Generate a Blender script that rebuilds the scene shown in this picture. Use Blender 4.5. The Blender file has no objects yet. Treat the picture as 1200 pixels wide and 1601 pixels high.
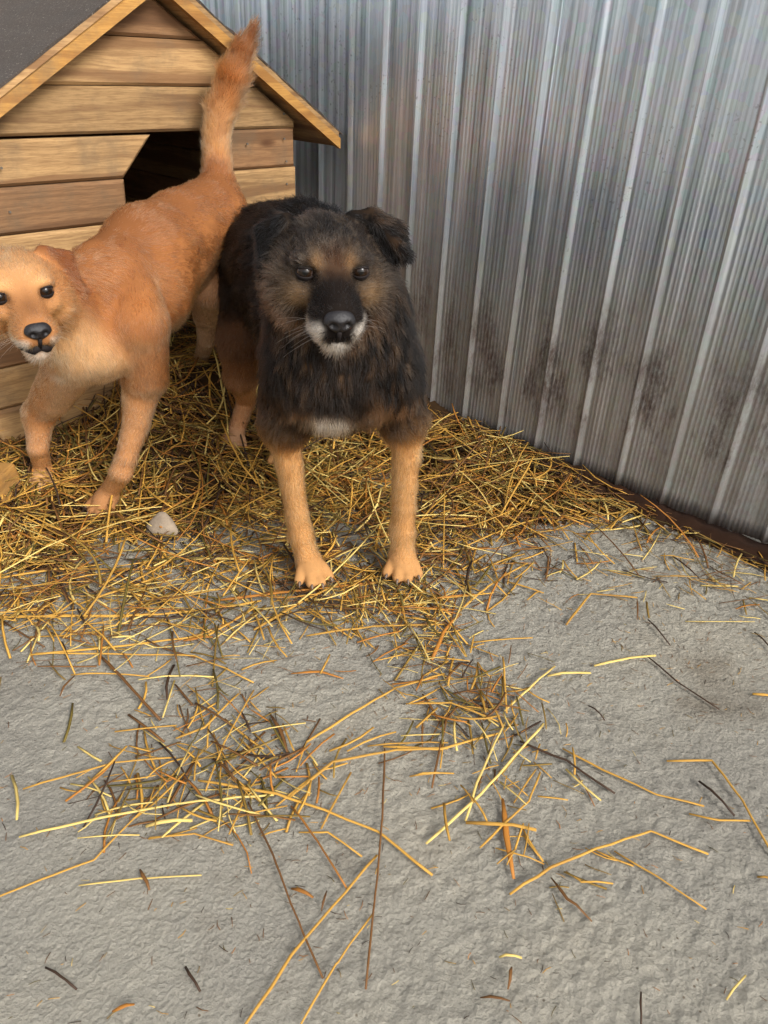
import bpy, bmesh, math, random
import numpy as np
from mathutils import Vector, Matrix

random.seed(7); RNG = np.random.default_rng(7)
scene = bpy.context.scene
COL = scene.collection
R = math.radians

# ------------------------------------------------------------------ camera
CAM_H = 0.865; PITCH = 30.56; ROLL = 2.86; FPX = 1202.0
_p, _r = R(PITCH), R(ROLL)
CF = np.array([0, math.cos(_p), -math.sin(_p)]); _x = np.array([1.0, 0, 0]); _u = np.cross(_x, CF)
CR = math.cos(_r)*_x + math.sin(_r)*_u
CU = -math.sin(_r)*_x + math.cos(_r)*_u
CC = np.array([0, 0, CAM_H])
cam = bpy.data.cameras.new('camera'); camo = bpy.data.objects.new('camera', cam); COL.objects.link(camo)
cam.sensor_fit = 'HORIZONTAL'; cam.sensor_width = 36.0; cam.lens = 36.0*FPX/1200.0
cam.clip_start = 0.02; cam.clip_end = 3000
camo.matrix_world = Matrix(((CR[0], CU[0], -CF[0], 0), (CR[1], CU[1], -CF[1], 0), (CR[2], CU[2], -CF[2], CAM_H), (0, 0, 0, 1)))
scene.camera = camo

# ------------------------------------------------------------------ sky, sun, exposure
SUN_EL, SUN_AZ = 38.0, 138.0          # azimuth clockwise from +Y (view direction): behind the camera, to the right
world = bpy.data.worlds.new('World'); scene.world = world; world.use_nodes = True
wt = world.node_tree; wt.nodes.clear()
wo = wt.nodes.new('ShaderNodeOutputWorld'); wb = wt.nodes.new('ShaderNodeBackground')
sky = wt.nodes.new('ShaderNodeTexSky'); sky.sky_type = 'NISHITA'; sky.sun_disc = False
sky.sun_elevation = R(SUN_EL); sky.sun_rotation = R(SUN_AZ); sky.dust_density = 4.0; sky.air_density = 1.0
hs = wt.nodes.new('ShaderNodeHueSaturation'); hs.inputs['Saturation'].default_value = 0.28
wt.links.new(sky.outputs[0], hs.inputs['Color']); wt.links.new(hs.outputs[0], wb.inputs['Color'])
wb.inputs['Strength'].default_value = 0.15
wt.links.new(wb.outputs[0], wo.inputs['Surface'])
sl = bpy.data.lights.new('sun', 'SUN'); sl.energy = 1.5; sl.angle = R(18); sl.color = (1.0, 0.98, 0.95)
so = bpy.data.objects.new('sun', sl); COL.objects.link(so)
_sd = Vector((math.sin(R(SUN_AZ))*math.cos(R(SUN_EL)), math.cos(R(SUN_AZ))*math.cos(R(SUN_EL)), math.sin(R(SUN_EL))))
so.rotation_euler = _sd.to_track_quat('Z', 'Y').to_euler()
vs = scene.view_settings; vs.view_transform = 'Standard'; vs.look = 'None'; vs.gamma = 1.0; vs.exposure = 0.85
vs.use_curve_mapping = False
scene.render.engine = 'CYCLES'
scene.cycles.max_bounces = 8; scene.cycles.transparent_max_bounces = 8
scene.cycles.use_denoising = True
scene.cycles_curves.shape = 'RIBBONS'

# ------------------------------------------------------------------ frames of the place
PHI = R(-42.32)
WD = np.array([math.cos(PHI), math.sin(PHI), 0.0])      # along the metal wall, towards the right
ND = np.array([-WD[1], WD[0], 0.0])                     # towards the wall
DWALL = 1.8063*CAM_H                                     # wall plane: P.ND = DWALL
def UV(u, v, z=0.0): return WD*u + ND*v + np.array([0, 0, z])
def at(px, py, Y):
    """point of the place seen at photo position (px,py), at world depth Y"""
    d = (px-600)/FPX*CR - (py-800.5)/FPX*CU + CF
    return CC + d*(Y/d[1])
def gp(px, py, z=0.0):
    """point at height z seen at photo position (px,py)"""
    d = (px-600)/FPX*CR - (py-800.5)/FPX*CU + CF
    return CC + d*((z-CAM_H)/d[2])
def sm(t):
    t = np.clip(t, 0, 1); return t*t*(3-2*t)

# ------------------------------------------------------------------ noise in numpy
_T = RNG.random((64, 64, 64)).astype(np.float32)
def vnoise(P, scale, seed=0):
    Q = np.asarray(P, dtype=np.float64)*scale + seed*17.31
    i = np.floor(Q).astype(int); f = Q-i; f = f*f*(3-2*f); i &= 63; j = (i+1) & 63
    out = 0
    for a in (0, 1):
        for b in (0, 1):
            for c in (0, 1):
                wgt = (f[:, 0] if a else 1-f[:, 0])*(f[:, 1] if b else 1-f[:, 1])*(f[:, 2] if c else 1-f[:, 2])
                out = out + wgt*_T[(j if a else i)[:, 0], (j if b else i)[:, 1], (j if c else i)[:, 2]]
    return out
def fbm(P, scale, octv=4, seed=0, gain=0.5):
    s = 0; a = 1; t = 0
    for o in range(octv):
        s = s + a*vnoise(P, scale*2**o, seed+o); t += a; a *= gain
    return s/t

# ------------------------------------------------------------------ object helpers
def lin(r, g, b):
    return tuple((c/255/12.92 if c/255 <= 0.04045 else ((c/255+0.055)/1.055)**2.4) for c in (r, g, b))
def tag(o, label=None, cat=None, group=None, kind=None):
    if label: o['label'] = label
    if cat: o['category'] = cat
    if group: o['group'] = group
    if kind: o['kind'] = kind
    return o
def empty(name, loc=(0, 0, 0)):
    o = bpy.data.objects.new(name, None); COL.objects.link(o); o.location = loc; o.empty_display_size = 0.1; return o
def mesh_obj(name, verts, faces, mat=None, parent=None, smooth=False, world_parent=None):
    me = bpy.data.meshes.new(name)
    me.from_pydata([tuple(map(float, v)) for v in verts], [], [tuple(int(i) for i in f) for f in faces])
    if smooth: me.polygons.foreach_set('use_smooth', [True]*len(me.polygons))
    me.update()
    o = bpy.data.objects.new(name, me); COL.objects.link(o)
    if mat: me.materials.append(mat)
    if parent: o.parent = parent
    return o
def fast_mesh(name, V, Q, mat=None, parent=None, smooth=True, nside=4):
    me = bpy.data.meshes.new(name); V = np.asarray(V, np.float32); Q = np.asarray(Q, np.int32)
    me.vertices.add(len(V)); me.vertices.foreach_set('co', V.ravel())
    me.loops.add(Q.size); me.loops.foreach_set('vertex_index', Q.ravel())
    me.polygons.add(len(Q)); me.polygons.foreach_set('loop_start', np.arange(0, Q.size, nside, dtype=np.int32))
    me.polygons.foreach_set('loop_total', np.full(len(Q), nside, np.int32))
    me.update(calc_edges=True)
    if smooth: me.polygons.foreach_set('use_smooth', np.ones(len(Q), bool))
    me.validate()
    o = bpy.data.objects.new(name, me); COL.objects.link(o)
    if mat: me.materials.append(mat)
    if parent: o.parent = parent
    return o
def color_attr(me, name, cols):
    a = me.color_attributes.new(name, 'FLOAT_COLOR', 'POINT')
    c = np.ones((len(cols), 4), np.float32); c[:, :3] = cols; a.data.foreach_set('color', c.ravel())

# ------------------------------------------------------------------ material helpers
class NT:
    def __init__(s, name):
        s.m = bpy.data.materials.new(name); s.m.use_nodes = True; s.t = s.m.node_tree; s.t.nodes.clear()
        s.out = s.t.nodes.new('ShaderNodeOutputMaterial')
    def n(s, typ, **kw):
        nd = s.t.nodes.new('ShaderNode'+typ)
        for k, v in kw.items():
            if k in nd.inputs: s.set(nd.inputs[k], v)
            else: setattr(nd, k, v)
        return nd
    def set(s, inp, v):
        if isinstance(v, bpy.types.NodeSocket): s.t.links.new(v, inp)
        elif isinstance(v, (tuple, list)) and inp.type == 'RGBA' and len(v) == 3: inp.default_value = (*v, 1)
        else: inp.default_value = v
    def noise(s, vec, scale, detail=4, rough=0.55, dist=0.0):
        return s.n('TexNoise', Vector=vec, Scale=scale, Detail=detail, Roughness=rough, Distortion=dist).outputs['Fac']
    def ramp(s, fac, stops):
        nd = s.n('ValToRGB', Fac=fac); cr = nd.color_ramp
        while len(cr.elements) < len(stops): cr.elements.new(0.5)
        for e, (p, c) in zip(cr.elements, stops):
            e.position = p; e.color = (*c, 1) if len(c) == 3 else c
        return nd.outputs['Color']
    def math(s, op, a, b=0.0, c=0.0, clamp=False):
        nd = s.n('Math', operation=op, use_clamp=clamp)
        for i, v in enumerate((a, b, c)): s.set(nd.inputs[i], v)
        return nd.outputs[0]
    def maprange(s, v, a, b, c=0.0, d=1.0):
        nd = s.n('MapRange', interpolation_type='SMOOTHSTEP')
        for i, x in enumerate((v, a, b, c, d)): s.set(nd.inputs[i], x)
        return nd.outputs[0]
    def mix(s, fac, a, b, mode='MIX'):
        nd = s.n('Mix', data_type='RGBA', blend_type=mode)
        s.set(nd.inputs[0], fac); s.set(nd.inputs[6], a); s.set(nd.inputs[7], b); return nd.outputs[2]
    def bump(s, h, strength, dist, normal=None):
        nd = s.n('Bump', Height=h, Strength=strength, Distance=dist)
        if normal: s.set(nd.inputs['Normal'], normal)
        return nd.outputs[0]
    def mapping(s, vec, scale=(1, 1, 1), loc=(0, 0, 0), rot=(0, 0, 0)):
        nd = s.n('Mapping'); s.set(nd.inputs[0], vec); s.set(nd.inputs['Scale'], scale); s.set(nd.inputs['Location'], loc); s.set(nd.inputs['Rotation'], rot); return nd.outputs[0]
    def principled(s, **kw):
        b = s.n('BsdfPrincipled')
        for k, v in kw.items(): s.set(b.inputs[k.replace('_', ' ')], v)
        s.t.links.new(b.outputs[0], s.out.inputs['Surface']); return s.m
    def obj(s): return s.n('TexCoord').outputs['Object']
    def gen(s): return s.n('TexCoord').outputs['Generated']
    def sep(s, v):
        nd = s.n('SeparateXYZ'); s.set(nd.inputs[0], v); return nd.outputs

# ---- concrete
def m_concrete():
    t = NT('rough_concrete'); v = t.n('NewGeometry').outputs['Position']
    big = t.noise(v, 2.2, 5, 0.6); mid = t.noise(v, 14, 6, 0.65); fine = t.noise(v, 160, 5, 0.7)
    c = t.ramp(big, [(0.3, lin(134, 130, 121)), (0.52, lin(150, 145, 132)), (0.72, lin(162, 154, 137))])
    c = t.mix(t.math('MULTIPLY', t.maprange(mid, 0.55, 0.75), 0.5), c, lin(112, 108, 100))
    c = t.mix(t.math('MULTIPLY', t.maprange(fine, 0.35, 0.7), 0.35), c, lin(172, 167, 154))
    # dark crumbs and dirt flecks trodden into the surface
    sp = t.n('TexVoronoi', Vector=v, Scale=75.0).outputs['Distance']
    spm = t.math('MULTIPLY', t.maprange(sp, 0.16, 0.06), t.maprange(t.noise(v, 9, 3), 0.52, 0.62))
    c = t.mix(t.math('MULTIPLY', spm, 0.8), c, lin(84, 68, 50))
    st = t.maprange(t.noise(t.mapping(v, loc=(3, 1, 0)), 3.3, 5, 0.62), 0.56, 0.74)
    c = t.mix(t.math('MULTIPLY', st, 0.5), c, lin(98, 86, 70))
    dp = t.maprange(t.noise(t.mapping(v, loc=(7, 4, 0)), 1.7, 6, 0.6), 0.52, 0.62)
    c = t.mix(t.math('MULTIPLY', dp, 0.28), c, lin(84, 80, 76))
    p2 = t.noise(v, 420, 3, 0.6)
    h = t.math('ADD', t.math('MULTIPLY', fine, 0.6), t.math('MULTIPLY', p2, 0.3))
    gr = t.math('ADD', t.noise(v, 125, 6, 0.74), t.math('MULTIPLY', t.n('TexVoronoi', Vector=v, Scale=170.0).outputs['Distance'], 0.35))
    nb = t.bump(h, 0.6, 0.003, t.bump(gr, 1.0, 0.0075))
    return t.principled(Base_Color=c, Roughness=0.92, Normal=nb, Specular_IOR_Level=0.2)
M_CONC = m_concrete()

# ---- galvanised corrugated steel, grimy towards the foot
def m_metal():
    t = NT('galvanised_steel'); v = t.obj(); x, y, z = t.sep(v)
    streak = t.noise(t.mapping(v, scale=(60, 60, 1.2)), 1.0, 5, 0.6)
    spang = t.n('TexVoronoi', Vector=v, Scale=55.0).outputs['Color']
    blot = t.noise(v, 6.0, 5, 0.6); blot2 = t.noise(t.mapping(v, scale=(2.2, 2.2, 0.8), loc=(5, 2, 1)), 5.0, 7, 0.72)
    base = t.ramp(streak, [(0.28, lin(128, 136, 142)), (0.48, lin(190, 197, 203)), (0.7, lin(234, 240, 246))])
    base = t.mix(0.14, base, spang, 'SOFT_LIGHT')
    fine = t.noise(t.mapping(v, scale=(1, 1, 0.35)), 180, 4, 0.7)
    # drip spots near the top
    spots = t.math('MULTIPLY', t.maprange(t.noise(v, 130, 2), 0.62, 0.72), t.maprange(t.noise(v, 3, 2), 0.45, 0.6))
    base = t.mix(t.math('MULTIPLY', spots, 0.5), base, lin(96, 98, 98))
    # mud: splashed over the lower half metre, a broken band higher up
    zj = t.math('ADD', z, t.math('MULTIPLY', t.math('SUBTRACT', blot, 0.5), 0.30))
    low = t.math('MULTIPLY', t.maprange(zj, 0.62, 0.12), t.maprange(t.math('ADD', fine, t.math('MULTIPLY', blot2, 0.6)), 0.55, 1.0))
    band = t.math('MULTIPLY', t.math('MULTIPLY', t.maprange(zj, 0.04, 0.16), t.maprange(zj, 0.46, 0.28)), t.maprange(blot2, 0.46, 0.62))
    band = t.math('MULTIPLY', band, t.maprange(t.math('ADD', fine, t.math('MULTIPLY', streak, 0.5)), 0.35, 0.95))
    foot = t.maprange(t.math('ADD', z, t.math('MULTIPLY', t.math('SUBTRACT', blot2, 0.5), 0.09)), 0.045, 0.0)
    wash = t.maprange(zj, 0.75, 0.30)
    c = t.mix(t.math('MULTIPLY', wash, 0.55), base, lin(138, 134, 120))
    c = t.mix(t.math('MULTIPLY', low, 0.55), c, lin(132, 112, 98))
    c = t.mix(t.math('MULTIPLY', band, 1.0), c, lin(66, 49, 38))
    c = t.mix(foot, c, lin(70, 44, 30))
    dirt = t.math('MAXIMUM', t.math('MAXIMUM', t.math('MULTIPLY', low, 0.6), band), foot)
    dirt = t.math('MAXIMUM', dirt, t.math('MULTIPLY', wash, 0.25))
    met = t.math('SUBTRACT', 0.80, t.math('MULTIPLY', dirt, 0.72))
    rg = t.math('ADD', t.math('ADD', 0.25, t.math('MULTIPLY', streak, 0.14)), t.math('MULTIPLY', dirt, 0.4))
    nb = t.bump(t.math('ADD', t.noise(t.mapping(v, scale=(8, 8, 2)), 1.0, 3), t.math('MULTIPLY', fine, 0.12)), 0.25, 0.01)
    return t.principled(Base_Color=c, Metallic=met, Roughness=rg, Normal=nb)
M_METAL = m_metal()

# ---- wood
def m_wood(name, light, dark, heart, amount=0.5):
    t = NT(name); v = t.obj(); oi = t.n('ObjectInfo').outputs['Random']
    off = t.n('CombineXYZ'); t.set(off.inputs[0], t.math('MULTIPLY', oi, 37.0)); t.set(off.inputs[1], t.math('MULTIPLY', oi, 11.0)); t.set(off.inputs[2], t.math('MULTIPLY', oi, 23.0))
    va = t.n('VectorMath', operation='ADD'); t.set(va.inputs[0], v); t.set(va.inputs[1], off.outputs[0]); v2 = va.outputs[0]
    wob = t.n('TexNoise', Vector=t.mapping(v2, scale=(5, 5, 14)), Scale=1.0, Detail=2.0)
    mixv = t.n('VectorMath', operation='MULTIPLY_ADD'); t.set(mixv.inputs[0], wob.outputs['Color']); mixv.inputs[1].default_value = (0.02, 0.02, 0.02); t.set(mixv.inputs[2], v2)
    v3 = mixv.outputs[0]
    band = t.noise(t.mapping(v3, scale=(1.3, 1.3, 26)), 1.0, 3, 0.5)
    grain = t.noise(t.mapping(v3, scale=(4, 4, 150)), 1.0, 6, 0.65, 0.4)
    fib = t.noise(t.mapping(v2, scale=(30, 30, 420)), 1.0, 4, 0.65)
    c = t.mix(t.maprange(band, 0.50, 0.60), light, heart)
    c = t.mix(t.math('MULTIPLY', t.maprange(grain, 0.42, 0.68), amount), c, dark)
    c = t.mix(t.math('MULTIPLY', t.maprange(fib, 0.42, 0.66), 0.45), c, dark)
    kn = t.n('TexVoronoi', Vector=t.mapping(v2, scale=(3.2, 3.2, 9.0)), Scale=1.0).outputs['Distance']
    c = t.mix(t.math('MULTIPLY', t.maprange(kn, 0.14, 0.07), 0.85), c, lin(74, 44, 22))
    c = t.mix(t.math('MULTIPLY', t.maprange(t.noise(v2, 9, 6, 0.65), 0.48, 0.72), 0.5), c, lin(96, 82, 64))
    rnd = t.math('ADD', 0.76, t.math('MULTIPLY', oi, 0.42))
    c = t.mix(1.0, c, t.n('CombineColor', Red=rnd, Green=rnd, Blue=rnd).outputs[0], 'MULTIPLY')
    nb = t.bump(t.math('ADD', grain, t.math('MULTIPLY', fib, 0.5)), 0.35, 0.0025)
    return t.principled(Base_Color=c, Roughness=0.72, Normal=nb, Specular_IOR_Level=0.3)
M_WOOD = m_wood('pine_boards', lin(168, 134, 90), lin(106, 76, 46), lin(124, 92, 60))
M_WOODB = m_wood('brown_pine_boards', lin(140, 104, 70), lin(92, 64, 40), lin(110, 78, 50))
M_FASC = m_wood('yellow_pine_trim', lin(178, 132, 68), lin(128, 86, 40), lin(150, 106, 54), 0.45)

def m_felt():
    t = NT('roofing_felt'); v = t.obj()
    g = t.noise(v, 330, 5, 0.8); b = t.noise(v, 12, 5, 0.6)
    c = t.ramp(g, [(0.3, lin(40, 37, 34)), (0.55, lin(78, 72, 66)), (0.75, lin(128, 120, 110))])
    sp = t.maprange(t.noise(v, 190, 3, 0.7), 0.60, 0.70)
    c = t.mix(t.math('MULTIPLY', b, 0.6), c, lin(88, 70, 56))
    c = t.mix(t.math('MULTIPLY', sp, 0.6), c, lin(170, 160, 148))
    return t.principled(Base_Color=c, Roughness=0.95, Normal=t.bump(g, 1.0, 0.006))
M_FELT = m_felt()
def m_plain(name, col, rough=0.6, spec=0.4, bump=0.0, bscale=200, coat=0.0):
    t = NT(name); v = t.obj(); n = t.noise(v, bscale, 4, 0.6)
    c = t.mix(t.math('MULTIPLY', n, 0.5), col, tuple(x*0.55 for x in col))
    kw = dict(Base_Color=c, Roughness=rough, Specular_IOR_Level=spec, Coat_Weight=coat)
    if bump: kw['Normal'] = t.bump(n, bump, 0.002)
    return t.principled(**kw)

M_NOSE = m_plain('nose_leather', lin(30, 27, 28), 0.4, 0.4, 0.5, 500)
M_LIP = m_plain('lip_skin', lin(30, 24, 23), 0.75, 0.2)
M_CLAW = m_plain('claw_horn', lin(110, 92, 78), 0.45, 0.4)
M_NAIL = m_plain('nail_steel', lin(96, 88, 78), 0.6, 0.3)
def m_stone():
    t = NT('pale_stone'); v = t.obj()
    c = t.ramp(t.noise(v, 30, 5), [(0.3, lin(112, 98, 82)), (0.7, lin(146, 130, 110))])
    return t.principled(Base_Color=c, Roughness=0.9, Normal=t.bump(t.noise(v, 90, 4), 0.5, 0.004))
M_STONE = m_stone()
def m_attr(name, rough, spec, trans=0.0, noise_amt=0.25, nscale=(60, 60, 60)):
    t = NT(name); a = t.n('Attribute', attribute_name='tint'); v = t.n('NewGeometry').outputs['Position']
    n = t.noise(t.mapping(v, scale=nscale), 1.0, 3)
    c = t.mix(t.math('MULTIPLY', n, noise_amt), a.outputs['Color'], (0.02, 0.012, 0.006))
    return t.principled(Base_Color=c, Roughness=rough, Specular_IOR_Level=spec)
M_EYE = m_attr('eye_wet', 0.05, 0.35, 0, 0.1)
M_STRAW = m_attr('dry_straw', 0.65, 0.3)
M_LITTER = m_attr('trodden_litter', 0.95, 0.1, 0, 0.6, (90, 90, 90))
M_SKIN = m_attr('coat_skin', 0.9, 0.05, 0, 0.2)
def m_fur(name, ior=1.45):
    t = NT(name); a = t.n('Attribute', attribute_name='tint')
    h = t.n('BsdfHairPrincipled'); h.model = 'CHIANG'; h.parametrization = 'COLOR'
    t.set(h.inputs['Color'], a.outputs['Color'])
    h.inputs['IOR'].default_value = ior; h.inputs['Roughness'].default_value = 0.42; h.inputs['Radial Roughness'].default_value = 0.6
    h.inputs['Random Roughness'].default_value = 0.15
    h.inputs['Coat'].default_value = 0.0
    t.t.links.new(h.outputs[0], t.out.inputs['Surface']); return t.m
M_FUR = m_fur('dog_fur'); M_FUR_DARK = m_fur('dark_dog_fur', 1.28)

# ================================================================== GROUND
def ground_axis(a, b, step, far):
    core = np.arange(a, b+1e-6, step)
    lo = a - np.cumsum(step*1.35**np.arange(1, 34)); hi = b + np.cumsum(step*1.35**np.arange(1, 34))
    lo = lo[lo > -far]; hi = hi[hi < far]
    return np.concatenate(([-far], lo[::-1], core, hi, [far]))
def relief(P):
    """rough, lumpy, hand-floated concrete"""
    P3 = np.c_[P[:, 0], P[:, 1], np.zeros(len(P))]
    lumps = fbm(P3, 95, 2, 3, 0.7)-0.5
    broad = fbm(P3, 5, 3, 9)-0.5
    rid = 1-np.abs(2*vnoise(P3, 34, 21)-1)
    amt = 0.55+0.6*sm((vnoise(P3, 2.6, 31)-0.30)/0.4+0.35*P[:, 0])
    return broad*0.008 + (lumps*0.0065 + rid*0.0004)*amt - 0.004
gx = ground_axis(-0.95, 1.0, 0.0042, 400.0); gy = ground_axis(0.3, 1.65, 0.0042, 400.0)
X, Y = np.meshgrid(gx, gy, indexing='ij'); G = np.c_[X.ravel(), Y.ravel()]
near = (np.abs(G[:, 0]) < 3) & (np.abs(G[:, 1]) < 4)
Z = np.zeros(len(G)); Z[near] = relief(G[near])
nx, ny = len(gx), len(gy); idx = np.arange(nx*ny).reshape(nx, ny)
Q = np.stack([idx[:-1, :-1], idx[1:, :-1], idx[1:, 1:], idx[:-1, 1:]], -1).reshape(-1, 4)
ground = fast_mesh('ground', np.c_[G, Z], Q, M_CONC); tag(ground, 'rough grey concrete floor of the pen', 'ground', kind='structure')

# ================================================================== METAL WALL
RIB = 0.115; U0 = -1.8328
def wall_profile(u0, u1):
    """(u, offset towards the camera) along the sheet: narrow ridges, wide flats with small flutes"""
    pts = []
    k0 = math.floor((u0-U0)/RIB)-1; k1 = math.ceil((u1-U0)/RIB)+1
    for k in range(k0, k1):
        c = U0 + k*RIB
        pts += [(c-0.0110, 0.0), (c-0.0035, 0.0090), (c-0.0005, 0.0096), (c+0.0070, 0.0005)]
        a, b = c+0.0125, c+RIB-0.0115; nfl = 9
        for i in range(nfl):
            s = a+(b-a)*i/nfl; w_ = (b-a)/nfl
            pts += [(s, 0.0), (s+w_*0.35, 0.0016), (s+w_*0.65, 0.0016), (s+w_, 0.0)][: 3 if i < nfl-1 else 4]
    pts = [p for p in pts if u0 <= p[0] <= u1]
    return pts
mw = empty('metal_wall', tuple(UV(-0.6, DWALL)))
tag(mw, 'tall wall of corrugated galvanised steel sheets, muddy at the foot', 'wall')
mw.rotation_euler.z = PHI
seams = [-3.55]+[U0+k*RIB+0.009 for k in (-4, 7, 17, 27)]+[2.30]
rows = np.concatenate((np.linspace(0.012, 0.6, 14), np.linspace(0.7, 2.05, 12)))
for i in range(len(seams)-1):
    lap = 0.0016 if i % 2 else 0.0
    prof = wall_profile(seams[i]-(0.012 if i % 2 else 0), seams[i+1]+(0.012 if i % 2 else 0))
    pu = np.array([p[0] for p in prof]); po = np.array([p[1] for p in prof])+lap
    V = []
    for j, zz in enumerate(rows):
        P3 = np.c_[pu*1.0, np.full(len(pu), zz), np.zeros(len(pu))]
        dent = (fbm(P3, 2.6, 2, 40+i)-0.5)*0.010 + (vnoise(P3*np.array([1, 0.5, 1]), 11, 77)-0.5)*0.0025
        # foot of the sheets is a little bent
        foot = (vnoise(P3, 9, 55)-0.5)*0.010*max(0, 1-zz/0.12)
        jag = (vnoise(P3, 25, 91))*0.012 if j == 0 else 0
        V.append(np.c_[pu+0.6, -po+dent+foot, np.full(len(pu), zz)+jag])
    V = np.concatenate(V); m = len(pu); nr = len(rows)
    ii = np.arange(nr*m).reshape(nr, m)
    Q = np.stack([ii[:-1, :-1], ii[:-1, 1:], ii[1:, 1:], ii[1:, :-1]], -1).reshape(-1, 4)
    o = fast_mesh('metal_sheet', V, Q, M_METAL, mw, smooth=False)
    sol = o.modifiers.new('thickness', 'SOLIDIFY'); sol.thickness = 0.0007; sol.offset = 0
# rails and posts behind the sheets
def box_mesh(name, c, s, mat, parent=None, bevel=0.0):
    bm = bmesh.new(); bmesh.ops.create_cube(bm, size=1.0)
    for v in bm.verts: v.co = Vector((c[0]+v.co.x*s[0], c[1]+v.co.y*s[1], c[2]+v.co.z*s[2]))
    if bevel: bmesh.ops.bevel(bm, geom=bm.edges[:], offset=bevel, segments=2, affect='EDGES', profile=0.6)
    me = bpy.data.meshes.new(name); bm.to_mesh(me); bm.free(); me.materials.append(mat)
    o = bpy.data.objects.new(name, me); COL.objects.link(o)
    if parent: o.parent = parent
    return o
M_RAIL = m_plain('rail_steel', lin(120, 118, 114), 0.5, 0.5)
for zz in (0.35, 1.1, 1.9): box_mesh('rail', (-0.02+0.0, 0.035, zz), (5.8, 0.04, 0.04), M_RAIL, mw)
for uu in (-2.9, -1.0, 0.9, 2.8): box_mesh('post', (uu, 0.085, 1.0), (0.06, 0.06, 2.1), M_RAIL, mw)

# ================================================================== DOG HOUSE  (local: x = along front towards wall, y = backwards, z up)
HF = -1.645
hb = UV(HF, 1.02, 0.0)
house = empty('dog_house', tuple(hb)); house.rotation_euler.z = math.atan2(ND[1], ND[0])
tag(house, 'small pine dog house with gable roof and dark doorway at the metal wall', 'dog house')
def clip(poly, a, b, c):       # keep a*x+b*z<=c
    out = []
    for i in range(len(poly)):
        p, q = poly[i], poly[(i+1) % len(poly)]
        fp, fq = a*p[0]+b*p[1]-c, a*q[0]+b*q[1]-c
        if fp <= 0: out.append(p)
        if fp*fq < 0:
            t = fp/(fp-fq); out.append((p[0]+t*(q[0]-p[0]), p[1]+t*(q[1]-p[1])))
    return out
def inset(poly, d):
    n = len(poly); area = sum(poly[i][0]*poly[(i+1) % n][1]-poly[(i+1) % n][0]*poly[i][1] for i in range(n))
    if area < 0: poly = poly[::-1]
    lines = []
    for i in range(n):
        p, q = poly[i], poly[(i+1) % n]; dx, dy = q[0]-p[0], q[1]-p[1]; l = math.hypot(dx, dy)+1e-12
        lines.append(((-dy/l), dx/l, (-dy/l)*p[0]+(dx/l)*p[1]+d))
    out = []
    for i in range(n):
        a1, b1, c1 = lines[i-1]; a2, b2, c2 = lines[i]; det = a1*b2-a2*b1
        out.append(((c1*b2-c2*b1)/det, (a1*c2-a2*c1)/det) if abs(det) > 1e-9 else poly[i])
    return poly, out
def board(name, poly, y0, y1, mat, parent, bev=0.005):
    """board with outline poly in the (x,z) plane, front face at y0, back at y1, eased front edges"""
    poly, ins = inset(poly, bev); n = len(poly)
    V = [(x, y0, z) for x, z in ins]+[(x, y0+bev, z) for x, z in poly]+[(x, y1, z) for x, z in poly]
    F = [tuple(range(n))]
    for i in range(n):
        j = (i+1) % n
        F += [(i, i+n, j+n, j), (i+n, i+2*n, j+2*n, j+n)]
    F.append(tuple(range(3*n-1, 2*n-1, -1)))
    return mesh_obj(name, V, F, mat, parent)
zs = [0.0835+0.0884*k for k in range(-1, 11)]
HW = 0.385; HWL = 0.47; APEX = 0.9605; SLOPE = 0.62
OL, OR = -0.102, 0.165
tone = {7: 'l', 6: 'b', 5: 'l', 4: 'b', 8: 'l', 9: 'l', 10: 'b', 3: 'b', 2: 'l', 1: 'l', 0: 'b'}
for k in range(len(zs)-1):
    z0, z1 = zs[k]+0.0008, zs[k+1]-0.0008
    if z0 > APEX: break
    jit = 0.0035*random.uniform(-1, 1)
    segs = []
    if z1 < 0.703 and z0 > 0.16:
        zt = z1-(0.004 if k == 7 else 0)
        if k == 7: segs.append(([(-HWL, z0), (OL+0.003, z0), (OL+0.080, zt), (-HWL, zt)], 'l'))
        else: segs.append(([(-HWL, z0), (OL+random.uniform(-.003, .003), z0), (OL+random.uniform(-.003, .003), z1), (-HWL, z1)], tone[k]))
        segs.append(([(OR, z0), (HW, z0), (HW, z1), (OR, z1)], {7: 'b', 6: 'l', 5: 'b'}.get(k, tone[k])))
    else:
        segs.append(([(-HWL, z0), (HW, z0), (HW, z1), (-HWL, z1)], tone[k]))
    for poly, tn in segs:
        poly = clip(clip(poly, SLOPE, 1, APEX-0.002), -SLOPE, 1, APEX-0.002)
        if len(poly) < 3: continue
        if max(q[1] for q in poly)-min(q[1] for q in poly) < 0.02: continue
        board('wall_plank', poly, jit, jit+0.022, M_WOOD if tn == 'l' else M_WOODB, house, 0.006)
# side, back walls, floor
HD = 0.85
def side_board(x0, x1, z0, z1, mat):
    return box_mesh('side_plank', ((x0+x1)/2, 0.03+HD/2, (z0+z1)/2), (abs(x1-x0), HD-0.01, z1-z0), mat, house, 0.004)
for k in range(len(zs)-1):
    z0, z1 = zs[k]+0.0006, zs[k+1]-0.0006
    if z1 > 0.73: break
    if z1 < 0.67: side_board(-HWL+0.002, -HWL+0.024, z0, z1, M_WOODB if k % 2 else M_WOOD)
    side_board(HW-0.024, HW-0.002, z0, z1, M_WOODB if k % 2 else M_WOOD)
bp = clip(clip([(-HWL, 0.03), (HW, 0.03), (HW, 0.97), (-HWL, 0.97)], SLOPE, 1, APEX-0.002), -SLOPE, 1, APEX-0.002)
board('back_wall', bp, HD+0.028, HD+0.05, M_WOODB, house, 0.003)
box_mesh('floor_panel', (-0.0425, 0.03+HD/2, 0.10), (HW+HWL-0.06, HD-0.02, 0.02), M_WOODB, house)
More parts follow.
